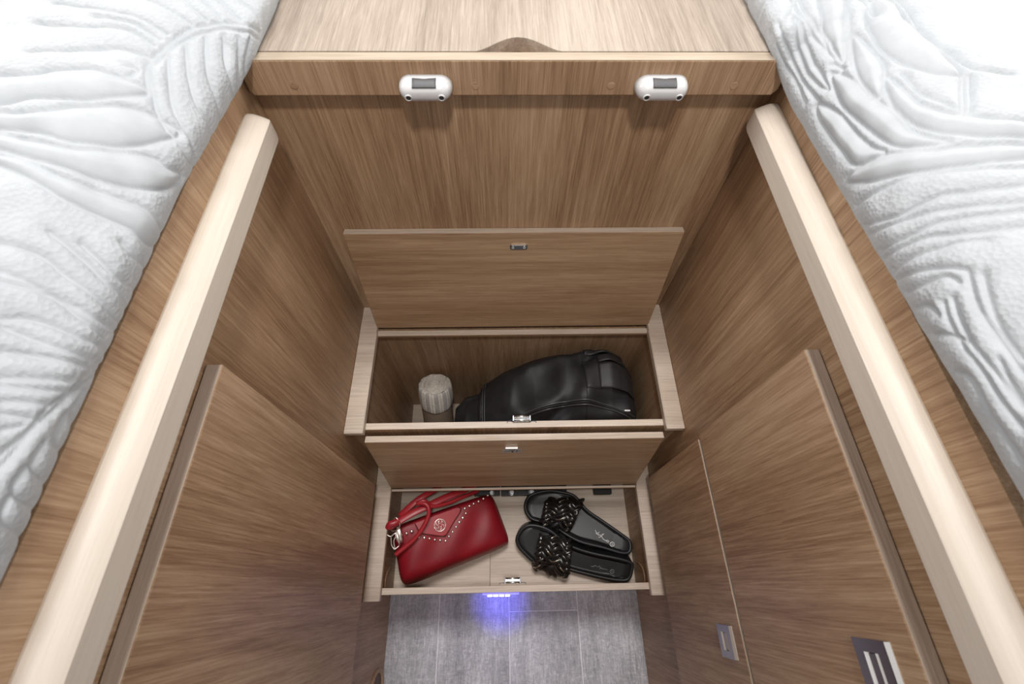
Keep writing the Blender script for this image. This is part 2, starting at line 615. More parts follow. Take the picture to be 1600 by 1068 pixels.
# white plastic brackets on the beam
def bracket(xc, label):
    root = thing('beam_bracket', label, 'bracket', (xc, 0.4858, 0.9585), 'white brackets on the beam')
    hl, hz, dp, zc = 0.0292, 0.0118, 0.0195, 0.9585
    nv = 20
    er = 0.0132
    stations = [(-hl + er * (1 - math.sin(t)), math.cos(t)) for t in np.linspace(math.pi / 2, 0, 14)]
    stations = []
    for t in np.linspace(math.pi / 2, 0, 14):
        stations.append((-(hl - er) - er * math.sin(t), math.cos(t)))
    for q in np.linspace(-1, 1, 9)[1:-1]:
        stations.append(((hl - er) * q, 1.0))
    for t in np.linspace(0, math.pi / 2, 14):
        stations.append(((hl - er) + er * math.sin(t), math.cos(t)))
    rows = []
    for xx, r in stations:
        r = max(r, 0.0)
        row = []
        for j in range(nv + 1):
            b = math.pi * j / nv
            zz = hz * r * math.copysign(abs(math.cos(b)) ** 0.92, math.cos(b))
            yy = dp * (r ** 0.8) * (math.sin(b) ** 0.8 if math.sin(b) > 0 else 0)
            row.append((xc + xx, 0.4857 - yy, zc + zz))
        rows.append(row)
    body = grid_obj('body', rows, white_plastic, root)
    # grey window let into the upper front
    rows = []
    for i in range(9):
        xx = -0.0128 + 0.0256 * i / 8
        row = []
        for j in range(6):
            b = math.pi * (0.07 + 0.24 * j / 5)
            sag = 0.0006 * math.cos(math.pi * (i - 4) / 8)
            row.append((xc + xx, 0.4857 - dp * math.sin(b) ** 0.8 - 0.0006, zc + hz * math.cos(b) ** 0.92 + 0.0004 - sag * (j == 0)))
        rows.append(row)
    w = grid_obj('window', rows, grey_plastic, root)
    w.modifiers.new('thick', 'SOLIDIFY').thickness = 0.0008
    for sx in (-1, 1):
        b = math.pi * 0.545
        p = Vector((xc + sx * 0.0178, 0.4857 - dp * math.sin(b) ** 0.8 * 0.93, zc - hz * abs(math.cos(b)) ** 0.92 * 0.98))
        n = Vector((0, -0.95, -0.20)).normalized()
        ringp = []
        u = Vector((1, 0, 0))
        v = n.cross(u)
        for k in range(16):
            a = 2 * math.pi * k / 16
            ringp.append(p + u * (0.0034 * math.cos(a)) + v * (0.0034 * math.sin(a)) + n * 0.0013)
        tube('screw_rim', ringp, 0.0008, white_plastic, root, 6, closed=True)
        disc('screw_hole', p - n * 0.0006, n, 0.0033, 0.0022, black_hole, root, 14)
    return root


bracket(-0.0816, 'white plastic rounded bracket with grey window, nearer the left bed')
bracket(0.1772, 'white plastic rounded bracket with grey window, nearer the right bed')


# ------------------------------------------------------------------ storage steps
def lid_board(root, yb, zb, yt, zt, x0, x1, th):
    """open lid leaning back: bottom front edge (yb, zb), top front edge (yt, zt)"""
    d = Vector((0, yt - yb, zt - zb)).normalized()
    n = Vector((0, d.z, -d.y))          # towards the back
    bm = bmesh.new()
    L = math.hypot(yt - yb, zt - zb)
    pts = []
    for x in (x0, x1):
        for l in (0, L):
            for t in (0, th):
                p = Vector((x, yb, zb)) + d * l + n * t
                pts.append(bm.verts.new(p))
    q = [(0, 1, 3, 2), (4, 6, 7, 5), (0, 4, 5, 1), (2, 3, 7, 6), (0, 2, 6, 4), (1, 5, 7, 3)]
    fs = [bm.faces.new([pts[i] for i in f]) for f in q]
    bmesh.ops.recalc_face_normals(bm, faces=bm.faces[:])
    bmesh.ops.bevel(bm, geom=bm.edges[:], offset=0.0007, segments=2, profile=0.5, affect='EDGES')
    lid = mesh_obj('lid', bm, oak_x, root)
    # pale edging on the top edge
    bm = bmesh.new()
    pts = []
    for x in (x0 + 0.0004, x1 - 0.0004):
        for l in (L - 0.0003, L + 0.0006):
            for t in (0.0003, th - 0.0003):
                pts.append(bm.verts.new(Vector((x, yb, zb)) + d * l + n * t))
    for f in q:
        bm.faces.new([pts[i] for i in f])
    bmesh.ops.recalc_face_normals(bm, faces=bm.faces[:])
    mesh_obj('edging_strip', bm, edge_x, lid)
    return lid, d, n


def striker(root, xc, yc, z):
    """steel roller catch standing on the front panel"""
    bm = bmesh.new()
    bm_box(bm, xc - 0.0165, xc + 0.0165, yc - 0.0050, yc + 0.0058, z, z + 0.0012, 0.0003)
    base = mesh_obj('catch', bm, steel, root)
    base['label'] = 'steel roller catch'
    for s in (-1, 1):
        box('catch_cheek', xc + s * 0.0150 - 0.0012, xc + s * 0.0150 + 0.0012, yc - 0.0046, yc + 0.0056, z + 0.0012, z + 0.0085, dark_steel, base, 0.0005)
    for dy in (-0.0030, 0.0042):
        tube('catch_roller', [(xc - 0.0138, yc + dy, z + 0.0068), (xc + 0.0138, yc + dy, z + 0.0068)], 0.0017, steel, base, 10)
    for s in (-1, 1):
        tube('catch_spring', [(xc + s * 0.0155, yc - 0.0035, z + 0.002), (xc + s * 0.0205, yc - 0.003, z + 0.0018), (xc + s * 0.0255, yc - 0.0036, z + 0.002), (xc + s * 0.0262, yc - 0.006, z + 0.0016)], 0.0006, dark_steel, base, 6)


def step(name, label, z, yfr, yfront, yback, zfloor, strip, zbottom):
    """z rail top; yfr front end of side rails; yfront front face of panel; yback rear limit"""
    root = thing(name, label, 'step', (0.02, (yfront + yback) / 2, zbottom), 'storage steps between the beds')
    for (a, b, i0, i1) in ((XL + 0.0004, IL, XL + 0.0004, BL), (IR, XR - 0.0004, BR, XR - 0.0004)):
        box('side_panel', i0, i1, yfront + 0.0005, yback, zbottom, z - 0.0122, oak_z, root, 0.0004)
        r = box('side_rail', a, b, yfr, yback, z - 0.0120, z, edge_x, root, 0.0010)
        box('side_rail_lip', IL - 0.0002 if b == IL else IR - 0.0012, IL + 0.0012 if b == IL else IR + 0.0002, yfr + 0.0006, strip[0], z - 0.0128, z - 0.0006, edge_y, r, 0.0003, 1)
    f = box('front_panel', BL + 0.0002, BR - 0.0002, yfront, yfront + 0.0122, zbottom, z - 0.0142, oak_z, root, 0.0006)
    box('edging_strip', BL + 0.0006, BR - 0.0006, yfront + 0.0002, yfront + 0.0120, z - 0.0144, z - 0.0134, edge_x, f, 0.0003, 1)
    s = box('hinge_strip', BL + 0.0002, BR - 0.0002, strip[0], strip[1], z - 0.0190, z - 0.0125, oak_x, root, 0.0006)
    box('edging_strip', BL + 0.0006, BR - 0.0006, strip[0] + 0.0004, strip[1] - 0.0004, z - 0.0127, z - 0.0118, edge_x, s, 0.0003, 1)
    return root


upper = step('storage_step', 'upper oak storage step with open lid, holding a black backpack', Z2, 0.2404, 0.2508, YB - 0.0004, 0.07, (0.4405, 0.4525), 0.004)
box('inner_back', BL + 0.0002, BR - 0.0002, 0.4530, 0.4650, 0.07, Z2 - 0.021, oak_z, upper, 0.0004)
box('box_floor', BL + 0.0002, BR - 0.0002, 0.2632, 0.4528, 0.058, 0.070, edge_x, upper, 0.0004)
lid2, d2, n2 = lid_board(upper, 0.4545, Z2 - 0.004, 0.4895, 0.7185, -0.2485, 0.2888, 0.0115)
striker(upper, 0.0312, 0.2655, Z2 - 0.0146)
# strike plate on the lid
cpl = Vector((0.0265, 0.4545, Z2 - 0.004)) + d2 * 0.2045
bm = bmesh.new()
for s in (-1, 1):
    pass
pl = [(-0.0120, -0.0044), (0.0120, -0.0044), (0.0140, -0.0026), (0.0140, 0.0026), (0.0120, 0.0044), (-0.0120, 0.0044), (-0.0140, 0.0026), (-0.0140, -0.0026)]
o = prism('strike_plate', pl, lambda p, t: tuple(cpl + Vector((p[0], 0, 0)) + d2 * p[1] - n2 * t), 0.0, 0.0022, dark_steel, lid2, 0.0005)
o['label'] = 'steel strike plate with two screws'
for s in (-1, 1):
    disc('screw', cpl + Vector((s * 0.0092, 0, 0)) - n2 * 0.0021, -n2, 0.0028, 0.0008, steel, lid2, 14)
o = prism('strike_plate_edge', [(-0.0118, 0.0), (0.0118, 0.0), (0.0118, 0.0012), (-0.0118, 0.0012)], lambda p, t: tuple(cpl + Vector((p[0], 0, 0)) + d2 * (0.0044 + p[1]) - n2 * t), 0.0, 0.0030, chrome, lid2)

lower = step('storage_step', 'lower oak storage step with open lid, holding a red handbag and black sandals', Z1, -0.0185, -0.0078, 0.2402, 0.112, (0.1892, 0.1945), 0.004)
box('box_floor', BL + 0.0002, -0.0364, 0.0046, 0.2500, 0.100, 0.112, edge_x, lower, 0.0004)
box('box_floor', -0.0358, BR - 0.0002, 0.0046, 0.2500, 0.100, 0.112, edge_x, lower, 0.0004)
lid1, d1, n1 = lid_board(lower, 0.1950, Z1 - 0.004, 0.2305, 0.4700, -0.2480, 0.2865, 0.0122)
striker(lower, 0.0130, 0.0125, Z1 - 0.0146)
cp1 = Vector((0.0128, 0.1945, Z1 - 0.004)) + d1 * 0.199
prism('strike_plate', [(-0.0115, -0.0030), (0.0115, -0.0030), (0.0115, 0.0030), (-0.0115, 0.0030)], lambda p, t: tuple(cp1 + Vector((p[0], 0, 0)) + d1 * p[1] - n1 * t), 0.0, 0.0018, dark_steel, lid1, 0.0004)
prism('strike_plate_edge', [(-0.0112, 0.0), (0.0112, 0.0), (0.0112, 0.0016), (-0.0112, 0.0016)], lambda p, t: tuple(cp1 + Vector((p[0], 0, 0)) + d1 * (0.0030 + p[1]) - n1 * t), 0.0, 0.0040, chrome, lid1)
cs = Vector((0.0135, 0.1945, Z1 - 0.004)) + d1 * 0.1855
st = prism('sticker', [(-0.0172, -0.0068), (0.0172, -0.0068), (0.0182, -0.0058), (0.0182, 0.0058), (0.0172, 0.0068), (-0.0172, 0.0068), (-0.0182, 0.0058), (-0.0182, -0.0058)],
           lambda p, t: tuple(cs + Vector((p[0], 0, 0)) + d1 * p[1] - n1 * t), 0.0, 0.0004, label_grey, lid1)
st['label'] = 'small grey pictogram sticker'
bm = bmesh.new()
for path, r in (([(-0.0155, -0.0028), (-0.008, -0.0008), (-0.0005, 0.0012), (0.006, 0.0036)], 0.0006), ([(-0.005, 0.0008), (0.005, 0.0016)], 0.0011), ([(0.0002, 0.0), (0.0016, -0.0062)], 0.0012),
                ([(0.0085, -0.0038), (0.0092, 0.002), (0.0118, 0.002)], 0.0009), ([(0.0085, -0.0006), (0.011, -0.0006)], 0.0008), ([(0.0148, -0.0052), (0.0150, 0.0052)], 0.0003)):
    add_tube(bm, [cs + Vector((p[0], 0, 0)) + d1 * p[1] - n1 * 0.0005 for p in path], r, 6, flat=(r, 0.0002), up=tuple(n1))
mesh_obj('sticker_pictogram', bm, ink, lid1)
# cut-outs with moulded rims inside the box sides
for (x, yy, nm) in ((BL + 0.0006, 0.021, 'left'), (BR - 0.0006, 0.021, 'right')):
    pts = [(x, yy - 0.004 + 0.026 * math.cos(a), 0.150 + 0.045 * math.sin(a)) for a in np.linspace(0.05, math.pi * 0.97, 18)]
    tube('cable_hole_rim', pts, 0.0016, oak_x, lower, 6)

# blue LED lamp on the lower riser
lamp = thing('step_light', 'small blue-white LED lamp under the front edge of the lower step', 'light', (-0.0125, -0.0078, 0.222))
box('housing', -0.0480, 0.0260, -0.0118, -0.0079, 0.2165, 0.2225, lens_clear, lamp, 0.0008)
for i in range(4):
    xx = -0.0330 + i * 0.0118
    box('led', xx - 0.0046, xx + 0.0046, -0.0150, -0.0119, 0.2182, 0.2216, led_emit, lamp, 0.0008)
for nm, kind, en in (('led_beam', 'SPOT', 2.0), ('led_spill', 'POINT', 0.12)):
    pl_ = bpy.data.lights.new(nm, kind)
    pl_.energy = en
    pl_.color = (0.13, 0.13, 1.0)
    pl_.shadow_soft_size = 0.008
    if kind == 'SPOT':
        pl_.spot_size = math.radians(44)
        pl_.spot_blend = 1.0
    plo = bpy.data.objects.new(nm, pl_)
    plo.location = (-0.0145, -0.0185, 0.2150)
    plo.rotation_euler = (math.radians(-2), 0, 0)
    C.objects.link(plo)
    adopt(plo, lamp)


# ------------------------------------------------------------------ rolled striped scarf in the upper step
def scarf():
    root = thing('rolled_scarf', 'rolled grey and cream striped scarf standing beside the black backpack', 'scarf', (-0.159, 0.30, 0.07))
    tilt = math.radians(-27)
    top = Vector((-0.1590, 0.4130, 0.3060))
    ax = Matrix.Rotation(tilt, 3, 'X')
    R = 0.0385
    L = 0.243

    def wp(x, y, z):
        return tuple(top + ax @ Vector((x, y, z)))
    nseg = 96
    prof = [(-0.004, R * 0.80), (-0.001, R * 0.90), (-0.005, R * 0.965), (-0.014, R * 1.0), (-0.030, R * 1.02), (-0.044, R * 1.01), (-0.054, R * 0.985), (-0.059, R * 0.95), (-0.060, R * 0.88)]
    rows = []
    for z, r in prof:
        row = []
        for k in range(nseg):
            a = 2 * math.pi * k / nseg
            rr = r * (1 + 0.018 * math.sin(3 * a + 1) + 0.010 * math.sin(7 * a))
            row.append(wp(rr * math.cos(a), rr * math.sin(a), z + 0.0022 * math.sin(2 * a + 0.5)))
        rows.append(row)
    b = grid_obj('scarf_body', rows, [linen, linen_light, linen_line], root, close_v=True)
    for p in b.data.polygons:
        k = p.index % nseg
        m = k % 8
        p.material_index = 1 if m in (0, 5) else (2 if m in (1, 2, 3, 4) else 0)
    # spiral end of the roll
    rows = []
    turns = 3.6
    nr, na = 60, 96
    for i in range(nr + 1):
        r = R * 0.93 * i / nr
        row = []
        for k in range(na):
            a = 2 * math.pi * k / na
            ph = (r / (R * 0.93)) * turns - a / (2 * math.pi)
            fr = ph - math.floor(ph)
            h = 0.0055 * (math.sin(math.pi * fr) ** 0.6) - 0.0055
            h += 0.006 * (1 - (r / R) ** 2)
            row.append(wp(r * (1 + 0.02 * math.sin(3 * a + 1)) * math.cos(a), r * (1 + 0.02 * math.sin(3 * a + 1)) * math.sin(a), h - 0.001 + 0.0008 * math.sin(9 * a + i)))
        rows.append(row)
    e = grid_obj('scarf_end', rows, linen, root, close_v=True)
    rows = []
    for z, r in ((-0.050, R * 0.90), (-0.062, R * 0.925), (-0.15, R * 0.92), (-L + 0.004, R * 0.90), (-L, R * 0.80)):
        rows.append([wp(r * math.cos(2 * math.pi * k / 48), r * math.sin(2 * math.pi * k / 48), z) for k in range(48)])
    w = grid_obj('woven_wrap', rows, brown_weave, root, close_v=True, caps=True)
    w['label'] = 'brown herringbone wrap'
    return root


scarf()


# ------------------------------------------------------------------ black backpack in the upper step
def backpack():
    root = thing('backpack', 'black nylon backpack with webbing straps lying in the upper step', 'backpack', (0.09, 0.35, 0.07))
    xs = [-0.120, -0.112, -0.085, -0.055, -0.049, 0.0, 0.06, 0.11, 0.16, 0.21, 0.245, 0.266, 0.276, 0.280]
    zt = [0.20, 0.285, 0.325, 0.335, 0.352, 0.392, 0.428, 0.448, 0.460, 0.452, 0.432, 0.402, 0.35, 0.27]
    yb = [0.345, 0.372, 0.388, 0.392, 0.404, 0.424, 0.436, 0.4415, 0.4425, 0.4405, 0.4365, 0.425, 0.405, 0.375]
    yf = [0.325, 0.292, 0.276, 0.272, 0.270, 0.266, 0.2645, 0.2645, 0.2645, 0.2645, 0.266, 0.272, 0.285, 0.315]
    zb = [0.14, 0.095, 0.078, 0.0745, 0.073, 0.0715, 0.071, 0.071, 0.071, 0.071, 0.0715, 0.076, 0.095, 0.15]
    rng = np.random.RandomState(3)
    ph = rng.rand(12) * 6.28

    def surf(x, phi, off=0.0):
        t, b_, f_, z0 = (np.interp(x, xs, q) for q in (zt, yb, yf, zb))
        cy, cz = (b_ + f_) / 2, (t + z0) / 2
        hy, hz = (b_ - f_) / 2, (t - z0) / 2
        c, s = math.cos(phi), math.sin(phi)
        e = 0.50 if c > 0 else 0.62
        yy = math.copysign(abs(c) ** e, c)
        zz = math.copysign(abs(s) ** e, s)
        # soft folds
        w = 0.0025 * math.sin(38 * x + 3.1 * phi + ph[0]) + 0.0018 * math.sin(71 * x - 4 * phi + ph[1]) + 0.0022 * math.sin(23 * x + 9 * phi + ph[2])
        fold = 0.006 * math.exp(-((x - 0.02 - 0.05 * (phi - 1.9)) / 0.018) ** 2) - 0.007 * math.exp(-((x - 0.105 + 0.07 * (phi - 2.1)) / 0.02) ** 2)
        k = 1 + (w + fold) / 0.09 * (1.0 if s > 0 else 0.2)
        k = min(k, 1.0) if c > 0.5 else min(k, 1.03)
        return Vector((x, cy + (hy * k + off) * yy, cz + (hz * k + off) * zz))

    xl = np.concatenate([np.linspace(-0.120, -0.050, 24), np.linspace(-0.048, 0.245, 90), np.linspace(0.249, 0.280, 14)])
    nphi = 96
    end_rows = [[tuple(surf(x, 2 * math.pi * k / nphi)) for k in range(nphi)] for x in xl if x <= -0.0500001 + 0.001]
    main_rows = [[tuple(surf(x, 2 * math.pi * k / nphi)) for k in range(nphi)] for x in xl if x > -0.0495]
    grid_obj('main_compartment', main_rows, nylon, root, close_v=True, caps=True)
    ep = grid_obj('end_pocket', end_rows, nylon, root, close_v=True, caps=True)

    def path(fn, n=40):
        return [fn(i / (n - 1)) for i in range(n)]
    # piping ring between the end pocket and the body
    for dx in (-0.0465, -0.0415):
        tube('piping', path(lambda t: surf(dx + 0.014 * math.sin(math.pi * t) * 0 + 0.010 * (1 - math.sin(math.pi * min(1, t * 1.0))), math.pi * (-0.1 + 1.2 * t), 0.0012)), 0.0014, piping, root, 6)
    # seams
    seam = plain('seam_black', (0.006, 0.006, 0.006), 0.7)
    tube('seam', path(lambda t: surf(0.158, math.pi * (0.28 + 0.52 * t), 0.0002)), 0.0009, seam, root, 5)
    tube('seam', path(lambda t: surf(0.142 + 0.05 * t, 0.31 * math.pi, 0.0002)), 0.0009, seam, root, 5)
    # webbing patch and carry strap
    rows = []
    for i in range(9):
        x = 0.158 + 0.030 * i / 8
        rows.append([tuple(surf(x, math.pi * (0.395 + 0.135 * j / 10), 0.0016)) for j in range(11)])
    p = grid_obj('strap_anchor', rows, nylon_strap, root)
    p.modifiers.new('thick', 'SOLIDIFY').thickness = 0.002
    for (f0, f1, lift) in ((0.395, 0.450, 0.004), (0.465, 0.525, 0.0045)):
        rows = []
        for i in range(22):
            t = i / 21
            x = 0.186 + 0.0945 * t
            z = lift + 0.006 * math.sin(math.pi * min(1, t * 1.2))
            rows.append([tuple(surf(min(x, 0.272), math.pi * (f0 + (f1 - f0) * j / 8), z) + Vector((max(0, x - 0.272) * 0.8, 0, -max(0, x - 0.272) * 3))) for j in range(9)])
        w = grid_obj('carry_strap', rows, nylon_strap, root)
        w.modifiers.new('thick', 'SOLIDIFY').thickness = 0.003
    # upper shoulder strap lying at the back
    rows = []
    for i in range(20):
        t = i / 19
        x = 0.165 + 0.085 * t
        rows.append([tuple(surf(x, math.pi * (0.23 + 0.12 * j / 8 - 0.02 * t), 0.003 + 0.004 * math.sin(math.pi * t))) for j in range(9)])
    w = grid_obj('shoulder_strap', rows, nylon_strap, root)
    w.modifiers.new('thick', 'SOLIDIFY').thickness = 0.004
    # zip with its two piped edges curving over the front
    for k, (o, r, mt) in enumerate(((0.0, 0.0020, piping), (0.030, 0.0018, piping), (0.015, 0.0022, seam))):
        tube('zip_edge' if k < 2 else 'zip', path(lambda t: surf(0.0 + 0.262 * t, math.pi * (0.675 + o - 0.085 * math.sin(math.pi * min(1, t * 1.05)) ** 0.8), 0.0012), 60), r, mt, root, 6)
    c = surf(0.238, math.pi * 0.645, 0.004)
    box('zip_pull', c.x - 0.006, c.x + 0.006, c.y - 0.002, c.y + 0.002, c.z - 0.001, c.z + 0.002, steel, root, 0.0008)
    return root


backpack()

# ------------------------------------------------------------------ red handbag in the lower step
BAG = [(-0.2520,0.1228),(-0.0310,0.1986),(0.0125,0.0873),(-0.2227,0.0043)]   # TL, TR, BR, BL of the face
BF = 0.1125
PLN = (-0.2315,0.1617,0.1533)


def bag_uv(a, b):
    q = [np.array(p) for p in BAG]
    s, t = (a + 1) / 2, (b + 1) / 2
    return (q[0] * (1 - s) + q[1] * s) * (1 - t) + (q[3] * (1 - s) + q[2] * s) * t


def bag_z(x, y):
    return PLN[0] * x + PLN[1] * y + PLN[2]


def handbag():
    root = thing('handbag', 'red leather handbag with silver studs lying in the lower step', 'handbag', (-0.12, 0.10, BF))
    nu, nv = 70, 56

    def warp(i, n):
        t = 2 * i / n - 1
        return math.sin(t * math.pi / 2)
    top, bot = [], []
    for i in range(nu + 1):
        ra, rb = [], []
        for j in range(nv + 1):
            a, b = warp(i, nu), warp(j, nv)
            p = bag_uv(a * (1 - 0.035 * (1 - b) / 2 * 0), b)
            e = (max(0.0, 1 - abs(a) ** 9) * max(0.0, 1 - abs(b) ** 9)) ** 0.34
            zt = bag_z(p[0], p[1]) + 0.006 * (1 - a * a) * (1 - b * b)
            # slouch folds
            zt += 0.0025 * math.sin(9 * a + 3 * b) * (1 - b * b) - 0.010 * max(0, -b - 0.82) * 3
            # crimp corners towards round
            rc = max(0.0, abs(a) ** 6 * abs(b) ** 6)
            p = p * (1 - 0.06 * rc) + bag_uv(0, 0) * 0.06 * rc
            low = BF + 0.002
            mid = (zt + low) / 2
            ra.append((p[0], p[1], low + (zt - low) * (0.30 + 0.70 * e)))
            rb.append((p[0], p[1], low + (mid - low) * 0.6 * (1 - e)))
        top.append(ra)
        bot.append(rb)
    bm = bmesh.new()
    for grid in (top, bot):
        vs = [[bm.verts.new(p) for p in row] for row in grid]
        for i in range(nu):
            for j in range(nv):
                f = bm.faces.new((vs[i][j], vs[i + 1][j], vs[i + 1][j + 1], vs[i][j + 1]))
                f.smooth = True
    # side walls joining the two skins
    bmesh.ops.remove_doubles(bm, verts=bm.verts[:], dist=1e-6)
    be = [e for e in bm.edges if e.is_boundary]
    bmesh.ops.bridge_loops(bm, edges=be)
    bmesh.ops.recalc_face_normals(bm, faces=bm.faces[:])
    mesh_obj('bag_body', bm, red_leather, root, smooth=True)
    # pointed flap
    fl = [(-0.1930,0.1249,0.2221),(-0.1467,0.1426,0.2143),(-0.1057,0.1574,0.2072),(-0.0982,0.1560,0.2052),(-0.0997,0.1476,0.2042),(-0.1142,0.1256,0.2040),(-0.1272,0.1031,0.2034),(-0.1339,0.0999,0.2044),(-0.1587,0.1027,0.2106),(-0.1810,0.1056,0.2162)]
    fc = np.mean(np.array(fl), axis=0)
    bm = bmesh.new()
    v0 = [bm.verts.new((p[0], p[1], p[2] + 0.0005)) for p in fl]
    v1 = [bm.verts.new((p[0], p[1], p[2] + 0.0064)) for p in fl]
    bm.faces.new(v1)
    bm.faces.new(v0[::-1])
    for i in range(len(fl)):
        bm.faces.new((v0[i], v1[i], v1[(i + 1) % len(fl)], v0[(i + 1) % len(fl)]))
    bmesh.ops.recalc_face_normals(bm, faces=bm.faces[:])
    bmesh.ops.bevel(bm, geom=bm.edges[:], offset=0.0010, segments=2, profile=0.5, affect='EDGES')
    flap = mesh_obj('flap', bm, red_trim, root)
    tube('flap_seam', [(p[0], p[1], p[2] + 0.0036) for p in smooth_path(fl[2:] + fl[:1], 3)], 0.0011, red_stitch, root, 6)
    # round openwork emblem
    ec = Vector((-0.1410,0.1215,0.2095)) + Vector((0, 0, 0.0070))
    en = Vector((-PLN[0], -PLN[1], 1)).normalized()
    eu = Vector((0.93, 0.37, 0)).normalized()
    eu = (eu - en * eu.dot(en)).normalized()
    ev = en.cross(eu)
    R = 0.0122

    def ep(r, a):
        return ec + eu * (r * math.cos(a)) + ev * (r * math.sin(a))
    bm = bmesh.new()
    add_tube(bm, [ep(R, 2 * math.pi * k / 36) for k in range(36)], 0.0009, 6, closed=True)
    for k in range(6):
        a0 = math.pi / 3 * k
        add_tube(bm, [ep(R * 0.98, a0), ep(R * 0.66, a0 + math.pi / 6), ep(R * 0.98, a0 + math.pi / 3)], 0.00065, 6)
        add_tube(bm, [ep(R * 0.66, a0 + math.pi / 6), ep(R * 0.36, a0 + math.pi / 3)], 0.00065, 6)
        add_tube(bm, [ep(R * 0.36, a0), ep(R * 0.36, a0 + math.pi / 3)], 0.00065, 6)
    em = mesh_obj('emblem', bm, silver, flap)
    em['label'] = 'round silver openwork emblem'
    disc('emblem_base', ec - en * 0.0012, en, R * 0.98, 0.0006, red_stitch, flap, 32)
    # studs
    for i, (p, s) in enumerate(zip([(-0.2191,0.1021,0.2245),(-0.2095,0.1055,0.2228),(-0.1993,0.1095,0.2211),(-0.1840,0.0993,0.2159),(-0.1731,0.0972,0.2131),(-0.1622,0.0956,0.2103),(-0.1512,0.0935,0.2074),(-0.1402,0.0923,0.2046),(-0.1289,0.0910,0.2018),(-0.1222,0.0999,0.2017),(-0.1147,0.1089,0.2014),(-0.1076,0.1186,0.2013),(-0.1009,0.1283,0.2014),(-0.0939,0.1371,0.2012),(-0.0875,0.1462,0.2012),(-0.0898,0.1561,0.2033),(-0.0798,0.1612,0.2018),(-0.0706,0.1662,0.2005),(-0.0599,0.1712,0.1988),(-0.0492,0.1770,0.1973),(-0.0395,0.1845,0.1962)], [0.0029,0.0029,0.0038,0.0038,0.0038,0.0029,0.0029,0.0029,0.0029,0.0029,0.0029,0.0029,0.0038,0.0038,0.0029,0.0029,0.0029,0.0029,0.0029,0.0029,0.0029])):
        bm = bmesh.new()
        bmesh.ops.create_uvsphere(bm, u_segments=10, v_segments=6, radius=s)
        bmesh.ops.scale(bm, vec=(1, 1, 0.7), verts=bm.verts[:])
        bmesh.ops.translate(bm, vec=(p[0], p[1], p[2] + 0.0036), verts=bm.verts[:])
        mesh_obj('stud', bm, silver, root, smooth=True)
    # handles and the shoulder strap
    h1 = [(-0.2292,0.0648,0.2228),(-0.2132,0.0766,0.2250),(-0.1915,0.0935,0.2287),(-0.1742,0.1147,0.2341),(-0.1636,0.1374,0.2394),(-0.1641,0.1541,0.2442),(-0.1736,0.1617,0.2456),(-0.1901,0.1623,0.2435)]
    tube('handle', smooth_path(h1, 8), 0.0048, red_trim, root, 12)
    h2 = [(-0.2424,0.1169,0.2443),(-0.2234,0.1282,0.2437),(-0.1959,0.1442,0.2409),(-0.1659,0.1589,0.2344),(-0.1374,0.1736,0.2271),(-0.1014,0.1903,0.2155),(-0.0694,0.2071,0.1948)]
    tube('shoulder_strap', smooth_path(h2, 8), 0.008, red_trim, root, 10, flat=(0.0078, 0.0022), up=(0, 0.2, 1))
    h3 = [(-0.2266,0.1399,0.2283),(-0.2077,0.1565,0.2327),(-0.1881,0.1729,0.2328),(-0.1690,0.1861,0.2265),(-0.1457,0.2019,0.2116)]
    tube('shoulder_strap', smooth_path(h3, 8), 0.006, red_trim, root, 10, flat=(0.0068, 0.0022), up=(0.3, 0.4, 1))
    h4 = [(-0.1901,0.1623,0.2435),(-0.1741,0.1674,0.2446),(-0.1587,0.1575,0.2355),(-0.1282,0.1646,0.2216),(-0.0921,0.1811,0.2079),(-0.0618,0.1954,0.1932)]
    tube('handle', smooth_path(h4, 8), 0.0044, red_trim, root, 12)
    # strap loop end, buckle, clasp and tag
    lp = [(-0.2444,0.1148,0.2444),(-0.2407,0.1206,0.2485),(-0.2311,0.1236,0.2477),(-0.2243,0.1281,0.2449)]
    tube('strap_loop', smooth_path(lp, 8), 0.0072, red_trim, root, 12)
    bk = [(-0.2301,0.1337,0.2521),(-0.2207,0.1213,0.2480),(-0.2246,0.1127,0.2415),(-0.2363,0.1091,0.2376),(-0.2414,0.1155,0.2378)]
    o = tube('buckle', smooth_path(bk, 5, True), 0.0011, silver, root, 8, closed=True)
    o['label'] = 'silver buckle ring'
    cl = [(-0.2476,0.1029,0.2392),(-0.2399,0.0988,0.2368),(-0.2313,0.1048,0.2378),(-0.2269,0.1028,0.2364),(-0.2329,0.0907,0.2338),(-0.2301,0.0746,0.2286),(-0.2371,0.0827,0.2315),(-0.2387,0.0968,0.2362)]
    o = tube('clasp', smooth_path(cl, 6), 0.0014, silver, root, 8)
    o['label'] = 'silver snap hook'
    cl2 = [(-0.2313,0.1048,0.2378),(-0.2255,0.0907,0.2321),(-0.2219,0.0826,0.2290),(-0.2304,0.0745,0.2296)]
    tube('clasp', smooth_path(cl2, 6), 0.0013, silver, root, 8)
    tg = [(-0.2253,0.1170,0.2403),(-0.2215,0.1028,0.2352),(-0.2178,0.0876,0.2298)]
    o = tube('metal_tag', tg, 0.003, silver, root, 8, flat=(0.0042, 0.0010), up=(0.1, 0.2, 1))
    o['label'] = 'engraved silver charm tag'
    tube('metal_tag', [(-0.2288,0.1088,0.2388),(-0.2242,0.0946,0.2345),(-0.2207,0.0825,0.2297)], 0.002, silver, root, 8, flat=(0.0022, 0.0010), up=(0.1, 0.2, 1))
    return root


handbag()


